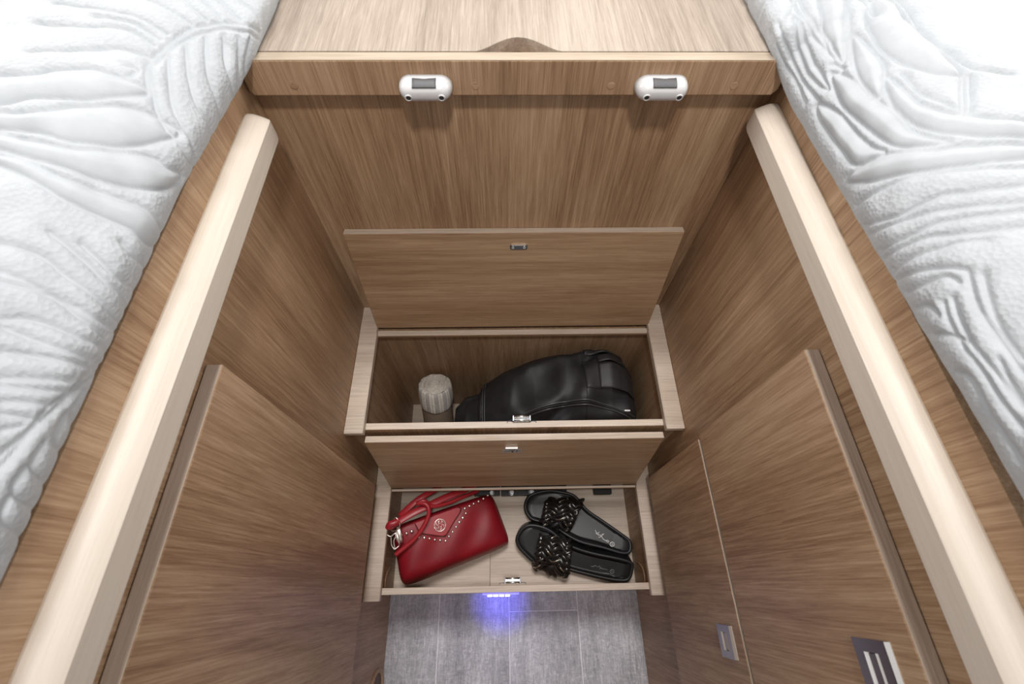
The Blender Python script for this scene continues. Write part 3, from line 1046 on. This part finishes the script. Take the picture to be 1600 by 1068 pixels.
# ------------------------------------------------------------------ black braided sandals
def offset_outline(P, d):
    """shrink closed 2-D outline inwards by d (scalar or per point)"""
    P = np.array(P)
    n = len(P)
    t = np.roll(P, -1, 0) - np.roll(P, 1, 0)
    t /= np.linalg.norm(t, axis=1)[:, None] + 1e-9
    nrm = np.stack([t[:, 1], -t[:, 0]], 1)
    area = 0.5 * np.sum(P[:, 0] * np.roll(P[:, 1], -1) - np.roll(P[:, 0], -1) * P[:, 1])
    if area > 0:
        nrm = -nrm
    return P + nrm * (np.array(d).reshape(-1, 1) if not np.isscalar(d) else d)


def sandal(label, outline, far_in, ztop, tilt, band, strokes, mark, print_mat):
    P = np.array([p[:2] for p in smooth_path([(x, y, 0) for x, y in outline], 6, True)])
    c = P.mean(0)
    root = thing('sandal', label, 'sandal', (c[0], c[1], 0.112), 'pair of black braided sandals')
    # far side wall leans inwards so that the thick sole shows from above
    dirv = P[np.argmax(P[:, 0])] - P[np.argmin(P[:, 0])]
    dirv /= np.linalg.norm(dirv)
    perp = np.array([-dirv[1], dirv[0]])
    side = (P - c) @ perp
    side = np.clip(side / 0.03, 0, 1)
    along = ((P - c) @ dirv) / 0.26 + 0.5
    top = P - perp[None] * (far_in * side * (0.35 + 0.65 * np.clip(along, 0, 1)))[:, None]

    def zt(q):
        return ztop + tilt * ((q - c) @ perp)
    rows = []
    zb = 0.1122
    for k, (q, zz) in enumerate(((offset_outline(P, 0.004), 0.0), (offset_outline(P, 0.0008), 0.10), (P, 0.25))):
        rows.append([(x, y, zb + (zt(np.array((x, y))) - zb) * zz) for x, y in q])
    for d, dz in ((-0.0006, -0.006), (0.0, -0.002), (0.0012, 0.0), (0.0050, 0.0002), (0.0064, -0.0012), (0.0072, -0.0034)):
        q = offset_outline(top, d)
        rows.append([(x, y, zt(np.array((x, y))) + dz) for x, y in q])
    bm = bmesh.new()
    vs = [[bm.verts.new(p) for p in r] for r in rows]
    n = len(P)
    for i in range(len(vs) - 1):
        for j in range(n):
            f = bm.faces.new((vs[i][j], vs[i][(j + 1) % n], vs[i + 1][(j + 1) % n], vs[i + 1][j]))
            f.smooth = True
    bm.faces.new(vs[0])
    bm.faces.new(vs[-1][::-1])
    bmesh.ops.recalc_face_normals(bm, faces=bm.faces[:])
    mesh_obj('sole', bm, sole_black, root)
    # padded footbed
    bm = bmesh.new()
    prev = None
    for d, dz in ((0.0074, -0.0030), (0.0082, -0.0018), (0.0100, -0.0010), (0.016, -0.0014), (0.024, -0.0022)):
        q = offset_outline(top, d) if d < 0.012 else top + (c - top) * ((d - 0.0074) / 0.05)
        ring = [bm.verts.new((x, y, zt(np.array((x, y))) + dz)) for x, y in q]
        if prev:
            for j in range(n):
                f = bm.faces.new((prev[j], prev[(j + 1) % n], ring[(j + 1) % n], ring[j]))
                f.smooth = True
        prev = ring
    bm.faces.new(prev)
    bmesh.ops.recalc_face_normals(bm, faces=bm.faces[:])
    fb = mesh_obj('footbed', bm, footbed, root)
    # printed script mark
    if strokes:
        bm = bmesh.new()
        for st_ in strokes:
            add_tube(bm, [(x, y, zt(np.array((x, y))) - 0.0009) for x, y in st_], 0.0008, 6, flat=(0.0008, 0.0003))
        mesh_obj('script_print', bm, print_mat, fb)
    # braided band: far corners f0 f1, near corners n0 n1
    f0, f1, n0, n1, arch = band
    f0, f1, n0, n1 = (np.array(v) for v in (f0, f1, n0, n1))

    def bp(a, t, off):
        e0 = f0 * (1 - t) + n0 * t
        e1 = f1 * (1 - t) + n1 * t
        p = e0 * (1 - a) + e1 * a
        th = math.pi * t
        h = math.sin(th) ** 0.7 if 0 < t < 1 else 0
        z = 0.126 + (arch + off) * h
        out = off * math.cos(th) * -1.0
        w = (f0 - n0) / np.linalg.norm(f0 - n0)
        p = p - w * out
        return Vector((p[0], p[1], z))

    def pp(v):
        v = v % 2.0
        return v if v <= 1 else 2 - v
    strap = None
    nstr = 7
    bm = bmesh.new()
    # backing
    rows = [[tuple(bp(a, t, -0.002)) for a in np.linspace(0.02, 0.98, 8)] for t in np.linspace(0.02, 0.98, 24)]
    strap = grid_obj('braided_strap', rows, braid, root)
    strap.modifiers.new('thick', 'SOLIDIFY').thickness = 0.002
    for k in range(nstr):
        ph = 2.0 * k / nstr
        pts = []
        for i in range(44):
            t = i / 43
            v = ph + t * 2.1
            a = pp(v)
            up = (v % 2.0) <= 1
            wv = math.sin(2 * math.pi * (t * 4.2) + k * math.pi)
            pts.append(bp(a, t, 0.0036 + 0.0034 * wv * (1 if up else -1)))
        bm = bmesh.new()
        add_tube(bm, pts, 0.0060, 8, flat=(0.0066, 0.0042))
        bmesh.ops.recalc_face_normals(bm, faces=bm.faces[:])
        mesh_obj('strand', bm, braid, strap)
    bm = bmesh.new()
    for k in (0, 4):
        ph = 2.0 * k / nstr
        pts = []
        for i in range(44):
            t = i / 43
            v = ph + t * 2.1
            wv = math.sin(2 * math.pi * (t * 4.2) + k * math.pi)
            pts.append(bp(pp(v + 0.04), t, 0.0058 + 0.0056 * wv * (1 if (v % 2.0) <= 1 else -1)))
        add_tube(bm, pts, [0.0009 + 0.0005 * (i % 2) for i in range(44)], 6)
    ch = mesh_obj('chain', bm, chain, strap)
    ch['label'] = 'fine pale gold chain woven through the braid'
    return root


sandal('black braided slide sandal with white script on footbed, nearer the hinged lid', [(0.0444,0.1679),(0.0502,0.1875),(0.0663,0.2010),(0.1060,0.2091),(0.1476,0.2033),(0.1679,0.1954),(0.1822,0.1802),(0.1960,0.1628),(0.2293,0.1381),(0.2641,0.1115),(0.2854,0.0926),(0.2881,0.0766),(0.2812,0.0632),(0.2624,0.0614),(0.2218,0.0733),(0.1734,0.0855),(0.1398,0.1021),(0.1062,0.1249),(0.0637,0.1363),(0.0489,0.1509)], 0.004, 0.137, 0.0,
       ((0.0985,0.1792),(0.1849,0.1777),(0.0800,0.1285),(0.1455,0.1147), 0.036), [[(0.2073,0.1139),(0.2103,0.1069),(0.2168,0.1091),(0.2125,0.1046)],[(0.2078,0.1070),(0.2160,0.1022),(0.2199,0.1033)],[(0.2239,0.1055),(0.2207,0.0998),(0.2130,0.0977)],[(0.2182,0.0999),(0.2236,0.1032),(0.2268,0.1055)],[(0.2207,0.0998),(0.2238,0.0941),(0.2296,0.0906),(0.2341,0.0871),(0.2369,0.0893),(0.2334,0.0916),(0.2296,0.0906)],[(0.2480,0.0830),(0.2471,0.0809),(0.2454,0.0793),(0.2431,0.0786),(0.2408,0.0789),(0.2390,0.0802),(0.2381,0.0821),(0.2384,0.0842),(0.2397,0.0861),(0.2418,0.0873),(0.2442,0.0875),(0.2463,0.0867),(0.2477,0.0851),(0.2480,0.0830)],[(0.2417,0.0847),(0.2446,0.0835),(0.2413,0.0813)]], None, print_white)
sandal('black braided slide sandal with thick sole, nearer the front edge of the lower step', [(0.0230,0.0994),(0.0328,0.1223),(0.0508,0.1349),(0.0761,0.1352),(0.1059,0.1257),(0.1395,0.1019),(0.1729,0.0853),(0.2092,0.0760),(0.2459,0.0722),(0.2723,0.0666),(0.2839,0.0530),(0.2817,0.0258),(0.2701,0.0079),(0.2495,0.0062),(0.2142,0.0122),(0.1672,0.0233),(0.1341,0.0319),(0.0959,0.0401),(0.0623,0.0484),(0.0410,0.0653),(0.0267,0.0812)], 0.022, 0.147, 0.30,
       ((0.0825,0.1135),(0.1473,0.0909),(0.0615,0.0432),(0.1344,0.0197), 0.040), [[(0.1889,0.0391),(0.1936,0.0379),(0.1986,0.0400),(0.2032,0.0373)],[(0.2031,0.0367),(0.2081,0.0387),(0.2102,0.0355),(0.2074,0.0323)],[(0.2102,0.0355),(0.2147,0.0332),(0.2265,0.0309)],[(0.2395,0.0274),(0.2388,0.0257),(0.2373,0.0243),(0.2353,0.0237),(0.2332,0.0240),(0.2317,0.0250),(0.2309,0.0267),(0.2311,0.0285),(0.2323,0.0301),(0.2341,0.0311),(0.2362,0.0313),(0.2381,0.0306),(0.2393,0.0292),(0.2395,0.0274)],[(0.2339,0.0286),(0.2366,0.0268)]], None, print_grey)

# ------------------------------------------------------------------ black electrical parts at the back of the lower box
con = thing('connector_strip', 'long black connector strip with silver terminals behind the sandals', 'connector', (0.07, 0.212, 0.112))
box('strip_body', -0.0095, 0.150, 0.1955, 0.226, 0.1122, 0.1245, black_plastic, con, 0.0012)
for x in (0.0155, 0.0635, 0.1115):
    disc('terminal_plate', (x, 0.2030, 0.1244), (0, 0, 1), 0.0085, 0.0010, dark_steel, con, 18)
    disc('terminal_screw', (x + 0.001, 0.2030, 0.1252), (0, 0, 1), 0.0058, 0.0022, steel, con, 14)
con2 = thing('connector_strip', 'short black connector beside the red handbag', 'connector', (-0.04, 0.212, 0.112))
box('strip_body', -0.075, -0.0125, 0.1965, 0.226, 0.1122, 0.1245, black_plastic, con2, 0.0012)
disc('terminal_plate', (-0.0315, 0.2035, 0.1244), (0, 0, 1), 0.0075, 0.0010, dark_steel, con2, 18)
disc('terminal_screw', (-0.0325, 0.2035, 0.1252), (0, 0, 1), 0.0052, 0.0022, steel, con2, 14)
jb = thing('junction_box', 'small black plastic box at the back right of the lower step', 'box', (0.237, 0.215, 0.112))
bmj = bmesh.new()
bm_box(bmj, 0.2150, 0.2590, 0.1945, 0.232, 0.1122, 0.1270, 0.003, 3)
mesh_obj('box_body', bmj, black_plastic, jb)
box('box_lid', 0.2170, 0.2570, 0.1965, 0.230, 0.1268, 0.1282, plain('black_matt_lid', (0.008, 0.008, 0.010), 0.5), jb, 0.0006)

# ------------------------------------------------------------------ quilted bedspreads
Q = {
    'LL': [[(0.0813,0.4036),(0.0796,0.4185),(0.0778,0.4356),(0.0709,0.4656),(0.0536,0.4891),(0.0398,0.4977),(0.0208,0.5169)],
           [(0.0778,0.3993),(0.0761,0.4143),(0.0744,0.4314),(0.0657,0.4613),(0.0519,0.4827),(0.0363,0.4912),(0.0190,0.5083)],
           [(0.0813,0.4036),(0.0761,0.3865),(0.0675,0.3693),(0.0588,0.3522),(0.0467,0.3394)],
           [(0.0813,0.3993),(0.0778,0.3843),(0.0709,0.3693),(0.0692,0.3651)],
           [(0.0830,0.4421),(0.1072,0.4485),(0.1401,0.4506),(0.1712,0.4506)],
           [(0.0726,0.4677),(0.0899,0.4741),(0.1142,0.4805),(0.1401,0.4870)],
           [(0.0657,0.4827),(0.0882,0.4955),(0.1072,0.5105)],
           [(0.0432,0.5019),(0.0605,0.5148),(0.0726,0.5276)],
           [(0.0259,0.5212),(0.0467,0.5297),(0.0554,0.5447)],
           [(0.0571,0.4912),(0.0744,0.5062),(0.0865,0.5212)],
           [(0.0848,0.4207),(0.1072,0.4292),(0.1332,0.4228),(0.1712,0.4207)],
           [(0.0813,0.4057),(0.1021,0.4036),(0.1228,0.3907),(0.1557,0.3800)],
           [(0.0848,0.4314),(0.1090,0.4399),(0.1349,0.4378)],
           [(0.0692,0.4421),(0.0554,0.4078),(0.0381,0.3843),(0.0086,0.3822)],
           [(0.0605,0.4634),(0.0450,0.4228),(0.0208,0.4057),(0.0086,0.4057)],
           [(0.0502,0.4784),(0.0363,0.4463),(0.0086,0.4356)],
           [(0.0398,0.4848),(0.0259,0.4613),(0.0086,0.4463)],
           [(0.0294,0.4912),(0.0225,0.4741),(0.0052,0.4699)],
           [(0.0744,0.4185),(0.0605,0.3822),(0.0450,0.3565),(0.0173,0.3394)],
           [(0.0450,0.3394),(0.0242,0.3309),(0.0086,0.3394)],
           [(0.0899,0.3843),(0.0830,0.3843),(0.0848,0.3736)],
           [(0.0398,0.2239),(0.0294,0.2197),(0.0156,0.2218),(0.0086,0.2218)],
           [(0.0571,0.2111),(0.0467,0.2047),(0.0329,0.1983),(0.0104,0.2025)],
           [(0.0726,0.2111),(0.0605,0.2047),(0.0484,0.1983),(0.0381,0.1919),(0.0208,0.1897),(0.0104,0.1854)],
           [(0.0899,0.1940),(0.0796,0.1940),(0.0675,0.1919),(0.0571,0.1854),(0.0467,0.1812),(0.0363,0.1769),(0.0208,0.1726),(0.0104,0.1726)],
           [(0.0951,0.1769),(0.0830,0.1747),(0.0709,0.1726),(0.0571,0.1683),(0.0450,0.1662),(0.0311,0.1641),(0.0017,0.1683)],
           [(0.0796,0.1683),(0.0709,0.1683),(0.0640,0.1683),(0.0519,0.1662),(0.0398,0.1598),(0.0208,0.1555)],
           [(0.0778,0.1427),(0.0709,0.1448),(0.0623,0.1491),(0.0502,0.1491),(0.0381,0.1469),(0.0225,0.1491),(0.0104,0.1491)],
           [(0.0692,0.1405),(0.0588,0.1384),(0.0467,0.1363),(0.0329,0.1363),(0.0052,0.1405)],
           [(0.0640,0.1256),(0.0519,0.1277),(0.0381,0.1298),(0.0000,0.1384)],
           [(0.0190,0.1320),(0.0277,0.1127),(0.0346,0.0999),(0.0381,0.0849),(0.0432,0.0721),(0.0467,0.0614)],
           [(0.0069,0.1384),(0.0242,0.1149),(0.0311,0.0999),(0.0363,0.0871),(0.0398,0.0721),(0.0432,0.0593)],
           [(0.0588,0.1106),(0.0450,0.1149),(0.0294,0.1192)],
           [(0.0571,0.1063),(0.0432,0.1085),(0.0294,0.1127)],
           [(0.0536,0.0978),(0.0450,0.0999),(0.0329,0.1020)],
           [(0.0519,0.0914),(0.0398,0.0914)],
           [(0.0484,0.0828),(0.0415,0.0871)],
           [(0.0156,0.1192),(0.0190,0.1042),(0.0104,0.0978)],
           [(0.0225,0.0999),(0.0208,0.0828),(0.0086,0.0807)],
           [(0.0277,0.0807),(0.0277,0.0657),(0.0069,0.0593)],
           [(0.0311,0.0657),(0.0311,0.0507),(0.0017,0.0443)],
           [(0.0329,0.0486),(0.0294,0.0358),(0.0000,0.0293)]],
    'LP': [[(0.0692,0.3672),(0.0882,0.3693),(0.1090,0.3693),(0.1280,0.3608),(0.1488,0.3501),(0.1851,0.3437),(0.1661,0.3095),(0.1436,0.3159),(0.1245,0.3266),(0.0986,0.3330),(0.0778,0.3522)],
           [(0.0398,0.3458),(0.0588,0.3458),(0.0744,0.3415),(0.0899,0.3309),(0.1055,0.3202),(0.1245,0.3095),(0.1626,0.3031),(0.1557,0.2902),(0.1315,0.2902),(0.1090,0.2924),(0.0899,0.2902),(0.0692,0.2988),(0.0571,0.3095),(0.0467,0.3266)],
           [(0.0190,0.3159),(0.0346,0.3073),(0.0450,0.3073),(0.0588,0.3009),(0.0709,0.2924),(0.0865,0.2838),(0.1055,0.2838),(0.1297,0.2859),(0.1453,0.2859),(0.1384,0.2731),(0.1228,0.2710),(0.1055,0.2667),(0.0865,0.2646),(0.0692,0.2646),(0.0536,0.2688),(0.0398,0.2774),(0.0259,0.2924)],
           [(0.0086,0.2581),(0.0225,0.2603),(0.0363,0.2603),(0.0484,0.2581),(0.0640,0.2560),(0.0813,0.2560),(0.1003,0.2624),(0.1211,0.2667),(0.1366,0.2667),(0.1332,0.2603),(0.1159,0.2560),(0.0899,0.2453),(0.0744,0.2389),(0.0571,0.2368),(0.0432,0.2368),(0.0242,0.2368),(0.0104,0.2453)]],
    'RL': [[(0.0744,0.4271),(0.0830,0.4506),(0.0882,0.4827),(0.0969,0.5126)],
           [(0.0761,0.4249),(0.0848,0.4485),(0.0899,0.4805)],
           [(0.0363,0.5083),(0.0346,0.4891),(0.0363,0.4784),(0.0381,0.4549),(0.0398,0.4249),(0.0415,0.4014)],
           [(0.0415,0.5083),(0.0588,0.5319)],
           [(0.0173,0.5533),(0.0381,0.5511)],
           [(0.0173,0.5404),(0.0415,0.5468)],
           [(0.0242,0.5126),(0.0259,0.4827),(0.0329,0.4549),(0.0311,0.4207)],
           [(0.0640,0.4314),(0.0675,0.4164),(0.0588,0.4207)],
           [(0.0657,0.4314),(0.0692,0.4164)],
           [(0.1090,0.4955),(0.1072,0.4699),(0.1072,0.4634),(0.1038,0.4870),(0.1021,0.5062)],
           [(0.1263,0.4848),(0.1332,0.4549),(0.1297,0.4228),(0.1332,0.3886),(0.1401,0.3629),(0.1626,0.3501)],
           [(0.1297,0.3587),(0.1176,0.3351),(0.1090,0.3159)],
           [(0.1315,0.3565),(0.1211,0.3351),(0.1107,0.3137)],
           [(0.1349,0.3544),(0.1245,0.3330),(0.1142,0.3137)],
           [(0.0969,0.3779),(0.0969,0.3565),(0.1021,0.3373),(0.1107,0.3202)],
           [(0.0190,0.2881),(0.0398,0.2817),(0.0571,0.2774),(0.0709,0.2710),(0.0917,0.2603),(0.1176,0.2517),(0.1384,0.2496)],
           [(0.0138,0.2688),(0.0415,0.2517),(0.0571,0.2496),(0.0726,0.2475),(0.0865,0.2410),(0.1090,0.2368),(0.1315,0.2368)],
           [(0.0173,0.2560),(0.0432,0.2453),(0.0605,0.2389),(0.0796,0.2303),(0.1021,0.2218),(0.1211,0.2197)],
           [(0.0173,0.2368),(0.0415,0.2303),(0.0605,0.2282),(0.0778,0.2218),(0.0986,0.2154)],
           [(0.0156,0.2303),(0.0346,0.2261),(0.0502,0.2218),(0.0657,0.2132),(0.0813,0.2068),(0.0986,0.2025)],
           [(0.0173,0.2154),(0.0381,0.2132),(0.0519,0.2090),(0.0623,0.2068),(0.0744,0.2025)],
           [(0.0017,0.2132),(0.0363,0.2004),(0.0502,0.1919),(0.0571,0.1854)],
           [(0.0173,0.1940),(0.0346,0.1897),(0.0467,0.1876),(0.0502,0.1790)],
           [(0.0138,0.1812),(0.0277,0.1747),(0.0311,0.1641)],
           [(0.0571,0.1854),(0.0519,0.1641),(0.0502,0.1448),(0.0502,0.1234),(0.0502,0.1085)],
           [(0.0623,0.1790),(0.0571,0.1598),(0.0536,0.1405),(0.0536,0.1170)],
           [(0.0381,0.1705),(0.0346,0.1576),(0.0329,0.1405),(0.0346,0.1213),(0.0346,0.1020),(0.0363,0.0785)],
           [(0.0432,0.1705),(0.0398,0.1555),(0.0381,0.1363),(0.0398,0.1170),(0.0415,0.0892)],
           [(0.0156,0.1576),(0.0311,0.1469),(0.0381,0.1363)],
           [(0.0208,0.1234),(0.0259,0.1170),(0.0242,0.0935),(0.0259,0.0614)],
           [(0.0450,0.1213),(0.0432,0.1042),(0.0432,0.0871)]],
    'RP': [[(0.0778,0.5255),(0.0675,0.4805),(0.0709,0.4527),(0.0709,0.4249),(0.0813,0.4506),(0.0865,0.4848),(0.0951,0.5126)],
           [(0.0605,0.5383),(0.0588,0.4955),(0.0657,0.4699),(0.0675,0.4356),(0.0657,0.4506),(0.0588,0.4763),(0.0536,0.5105),(0.0554,0.5447)],
           [(0.0484,0.5041),(0.0519,0.4784),(0.0536,0.4527),(0.0536,0.4228),(0.0519,0.4078),(0.0467,0.4292),(0.0450,0.4592),(0.0450,0.4827)],
           [(0.0882,0.4506),(0.0796,0.4271),(0.0744,0.4057),(0.0726,0.3843),(0.0761,0.3629),(0.0865,0.3822),(0.0917,0.3993),(0.0917,0.4249)],
           [(0.0605,0.4228),(0.0692,0.3993),(0.0709,0.3736),(0.0778,0.3480),(0.0796,0.3202),(0.0848,0.3031),(0.0917,0.2924),(0.0778,0.2966),(0.0657,0.3095),(0.0605,0.3287),(0.0571,0.3501),(0.0536,0.3779),(0.0554,0.4036)],
           [(0.0865,0.3843),(0.0899,0.3715),(0.0917,0.3544),(0.0951,0.3330),(0.1055,0.3180),(0.1211,0.3052),(0.1418,0.2966),(0.1643,0.2924),(0.1539,0.2731),(0.1315,0.2795),(0.1090,0.2881),(0.0917,0.3031),(0.0830,0.3202),(0.0796,0.3437),(0.0813,0.3651)],
           [(0.1021,0.4741),(0.0986,0.4442),(0.0969,0.4078),(0.1038,0.3843),(0.1142,0.3672),(0.1297,0.3587),(0.1297,0.3907),(0.1280,0.4314),(0.1263,0.4699),(0.1142,0.4870)],
           [(0.0242,0.3137),(0.0398,0.3137),(0.0536,0.3095),(0.0675,0.3009),(0.0848,0.2881),(0.1280,0.2731),(0.1505,0.2688),(0.1470,0.2624),(0.1211,0.2603),(0.0934,0.2646),(0.0726,0.2731),(0.0554,0.2838),(0.0398,0.2945)],
           [(0.0381,0.4078),(0.0484,0.3800),(0.0502,0.3544),(0.0536,0.3244),(0.0588,0.3095),(0.0381,0.3180),(0.0346,0.3480),(0.0329,0.3843)]],
}


def quilt_surface(side, s, y):
    """profile point arrays: s (m along the profile), y (m); returns x, z"""
    su, yu = s / 0.28, y / 0.28
    if side < 0:
        ys = [-2, 1.1, 1.45, 1.68, 1.76, 3.5]
        off = [.010, .010, .022, .045, .088, .085]
        zb = [-1.0, -1.0, -1.015, -1.01, -.968, -.968]
        wall = 1.0
    else:
        ys = [-2, .2, .6, 1.2, 1.6, 1.70, 1.76, 3.5]
        off = [.012, .012, .016, .02, .03, .05, .098, .095]
        zb = [-.995, -1.0, -1.02, -1.05, -1.06, -1.03, -.968, -.968]
        wall = 1.1375
    X = np.zeros((len(y), len(s)))
    Z = np.zeros((len(y), len(s)))
    for r, yv in enumerate(yu):
        o = np.interp(yv, ys, off)
        b = np.interp(yv, ys, zb)
        P = np.array([[-o + .035, b - .035], [-o, b - .005], [-o - .012, b + .07], [-o + .03, -.87], [.10, -.80], [.22, -.765], [.45, -.745], [1.0, -.74], [2.6, -.74]])
        L = np.r_[0, np.cumsum(np.hypot(*np.diff(P, axis=0).T))]
        i = np.clip(np.searchsorted(L, su) - 1, 0, len(P) - 2)
        h = L[i + 1] - L[i]
        t = np.clip((su - L[i]) / h, 0, 1)
        im, ip = np.maximum(i - 1, 0), np.minimum(i + 2, len(P) - 1)
        m1 = (P[i + 1] - P[im]) / (L[i + 1] - L[im])[:, None] * h[:, None]
        m2 = (P[ip] - P[i]) / (L[ip] - L[i])[:, None] * h[:, None]
        t = t[:, None]
        q = (2 * t**3 - 3 * t**2 + 1) * P[i] + (t**3 - 2 * t**2 + t) * m1 + (-2 * t**3 + 3 * t**2) * P[i + 1] + (t**3 - t**2) * m2
        X[r] = side * (wall + q[:, 0]) * 0.28
        Z[r] = q[:, 1] * 0.28 + 1.26
    return X, Z


def quilt(side, lines, petals, label):
    s = np.concatenate([np.linspace(0.0, 0.20, 170), np.linspace(0.203, 0.30, 26), np.linspace(0.31, 0.74, 20)])
    y = np.concatenate([np.linspace(-0.55, 0.0, 60)[:-1], np.linspace(0.0, 0.62, 430), np.linspace(0.625, 0.78, 40), np.linspace(0.79, 1.10, 16)])
    X, Z = quilt_surface(side, s, y)
    Y = np.repeat(y[:, None], len(s), 1)
    SS = np.repeat(s[None], len(y), 0)
    segs = []
    for ln in lines:
        sp = [p[:2] for p in smooth_path([(a, b, 0) for a, b in ln], 4)]
        segs += list(zip(sp[:-1], sp[1:]))
    inside = np.zeros(X.shape, bool)
    for pt in petals:
        sp = [p[:2] for p in smooth_path([(a, b, 0) for a, b in pt], 4, True)]
        segs += list(zip(sp, sp[1:] + sp[:1]))
        ins = np.zeros(X.shape, bool)
        for (x0, y0), (x1, y1) in zip(sp, sp[1:] + sp[:1]):
            if y0 == y1:
                continue
            cond = ((y0 > Y) != (y1 > Y)) & (SS < (x1 - x0) * (Y - y0) / (y1 - y0) + x0)
            ins ^= cond
        inside |= ins
    # plain channel quilting outside the part traced from the photograph
    for yy in np.arange(-0.55, 0.03, 0.03):
        segs.append(((0.02, yy), (0.40, yy + 0.05)))
    for yy in np.arange(0.60, 1.1, 0.03):
        segs.append(((0.0, yy), (0.40, yy - 0.06)))
    D = np.full(X.shape, 0.03)
    for (a, b) in segs:
        lo, hi = min(a[1], b[1]) - 0.03, max(a[1], b[1]) + 0.03
        r0, r1 = np.searchsorted(y, lo), np.searchsorted(y, hi)
        sl, sh = min(a[0], b[0]) - 0.03, max(a[0], b[0]) + 0.03
        c0, c1 = np.searchsorted(s, sl), np.searchsorted(s, sh)
        if r1 <= r0 or c1 <= c0:
            continue
        px_, py_ = SS[r0:r1, c0:c1] - a[0], Y[r0:r1, c0:c1] - a[1]
        dx, dy = b[0] - a[0], b[1] - a[1]
        t = np.clip((px_ * dx + py_ * dy) / (dx * dx + dy * dy + 1e-12), 0, 1)
        d = np.hypot(px_ - t * dx, py_ - t * dy)
        D[r0:r1, c0:c1] = np.minimum(D[r0:r1, c0:c1], d)
    amp = np.where(inside, 0.0060, 0.0034)
    H = amp * (1 - np.exp(-(D / np.where(inside, 0.0070, 0.0032)) ** 1.1))
    H -= 0.0013 * np.exp(-(D / 0.0016) ** 2)
    rng = np.random.RandomState(11 + side)
    ph = rng.rand(8) * 6.28
    H += 0.0009 * np.sin(60 * Y + 40 * SS + ph[0]) * np.sin(47 * SS + ph[1]) + 0.0006 * np.sin(170 * Y - 90 * SS + ph[2]) * np.sin(140 * SS + ph[3])
    H *= np.clip(SS / 0.035, 0.12, 1)
    # normals of the base surface
    P = np.stack([X, Y, Z], -1)
    du = np.gradient(P, axis=0)
    dv = np.gradient(P, axis=1)
    N = np.cross(du, dv)
    N /= np.linalg.norm(N, axis=-1)[..., None] + 1e-12
    if N[200, -1, 2] < 0:
        N = -N
    P = P + N * H[..., None]
    nr, nc = X.shape
    verts = P.reshape(-1, 3)
    idx = np.arange(nr * nc).reshape(nr, nc)
    quads = np.stack([idx[:-1, :-1], idx[1:, :-1], idx[1:, 1:], idx[:-1, 1:]], -1).reshape(-1, 4)
    o = mesh_obj('quilted_bedspread', (verts.tolist(), [], quads.tolist()), quilt_white, None, smooth=True)
    if o.data.polygons[len(quads) // 2].normal.z < 0:
        o.data.flip_normals()
    attr = o.data.attributes.new('pebble', 'FLOAT', 'POINT')
    peb = np.where(inside, 0.05, 0.9 * np.clip(D / 0.003, 0.2, 1)).astype(np.float32)
    attr.data.foreach_set('value', peb.reshape(-1))
    tag(o, label, 'bedspread', 'white quilted bedspreads')
    return o


quilt(-1, Q['LL'], Q['LP'], 'white quilted bedspread on the left bed, leaves pointing towards the aisle')
quilt(1, Q['RL'], Q['RP'], 'white quilted bedspread with curved leaf stitching on the right bed')
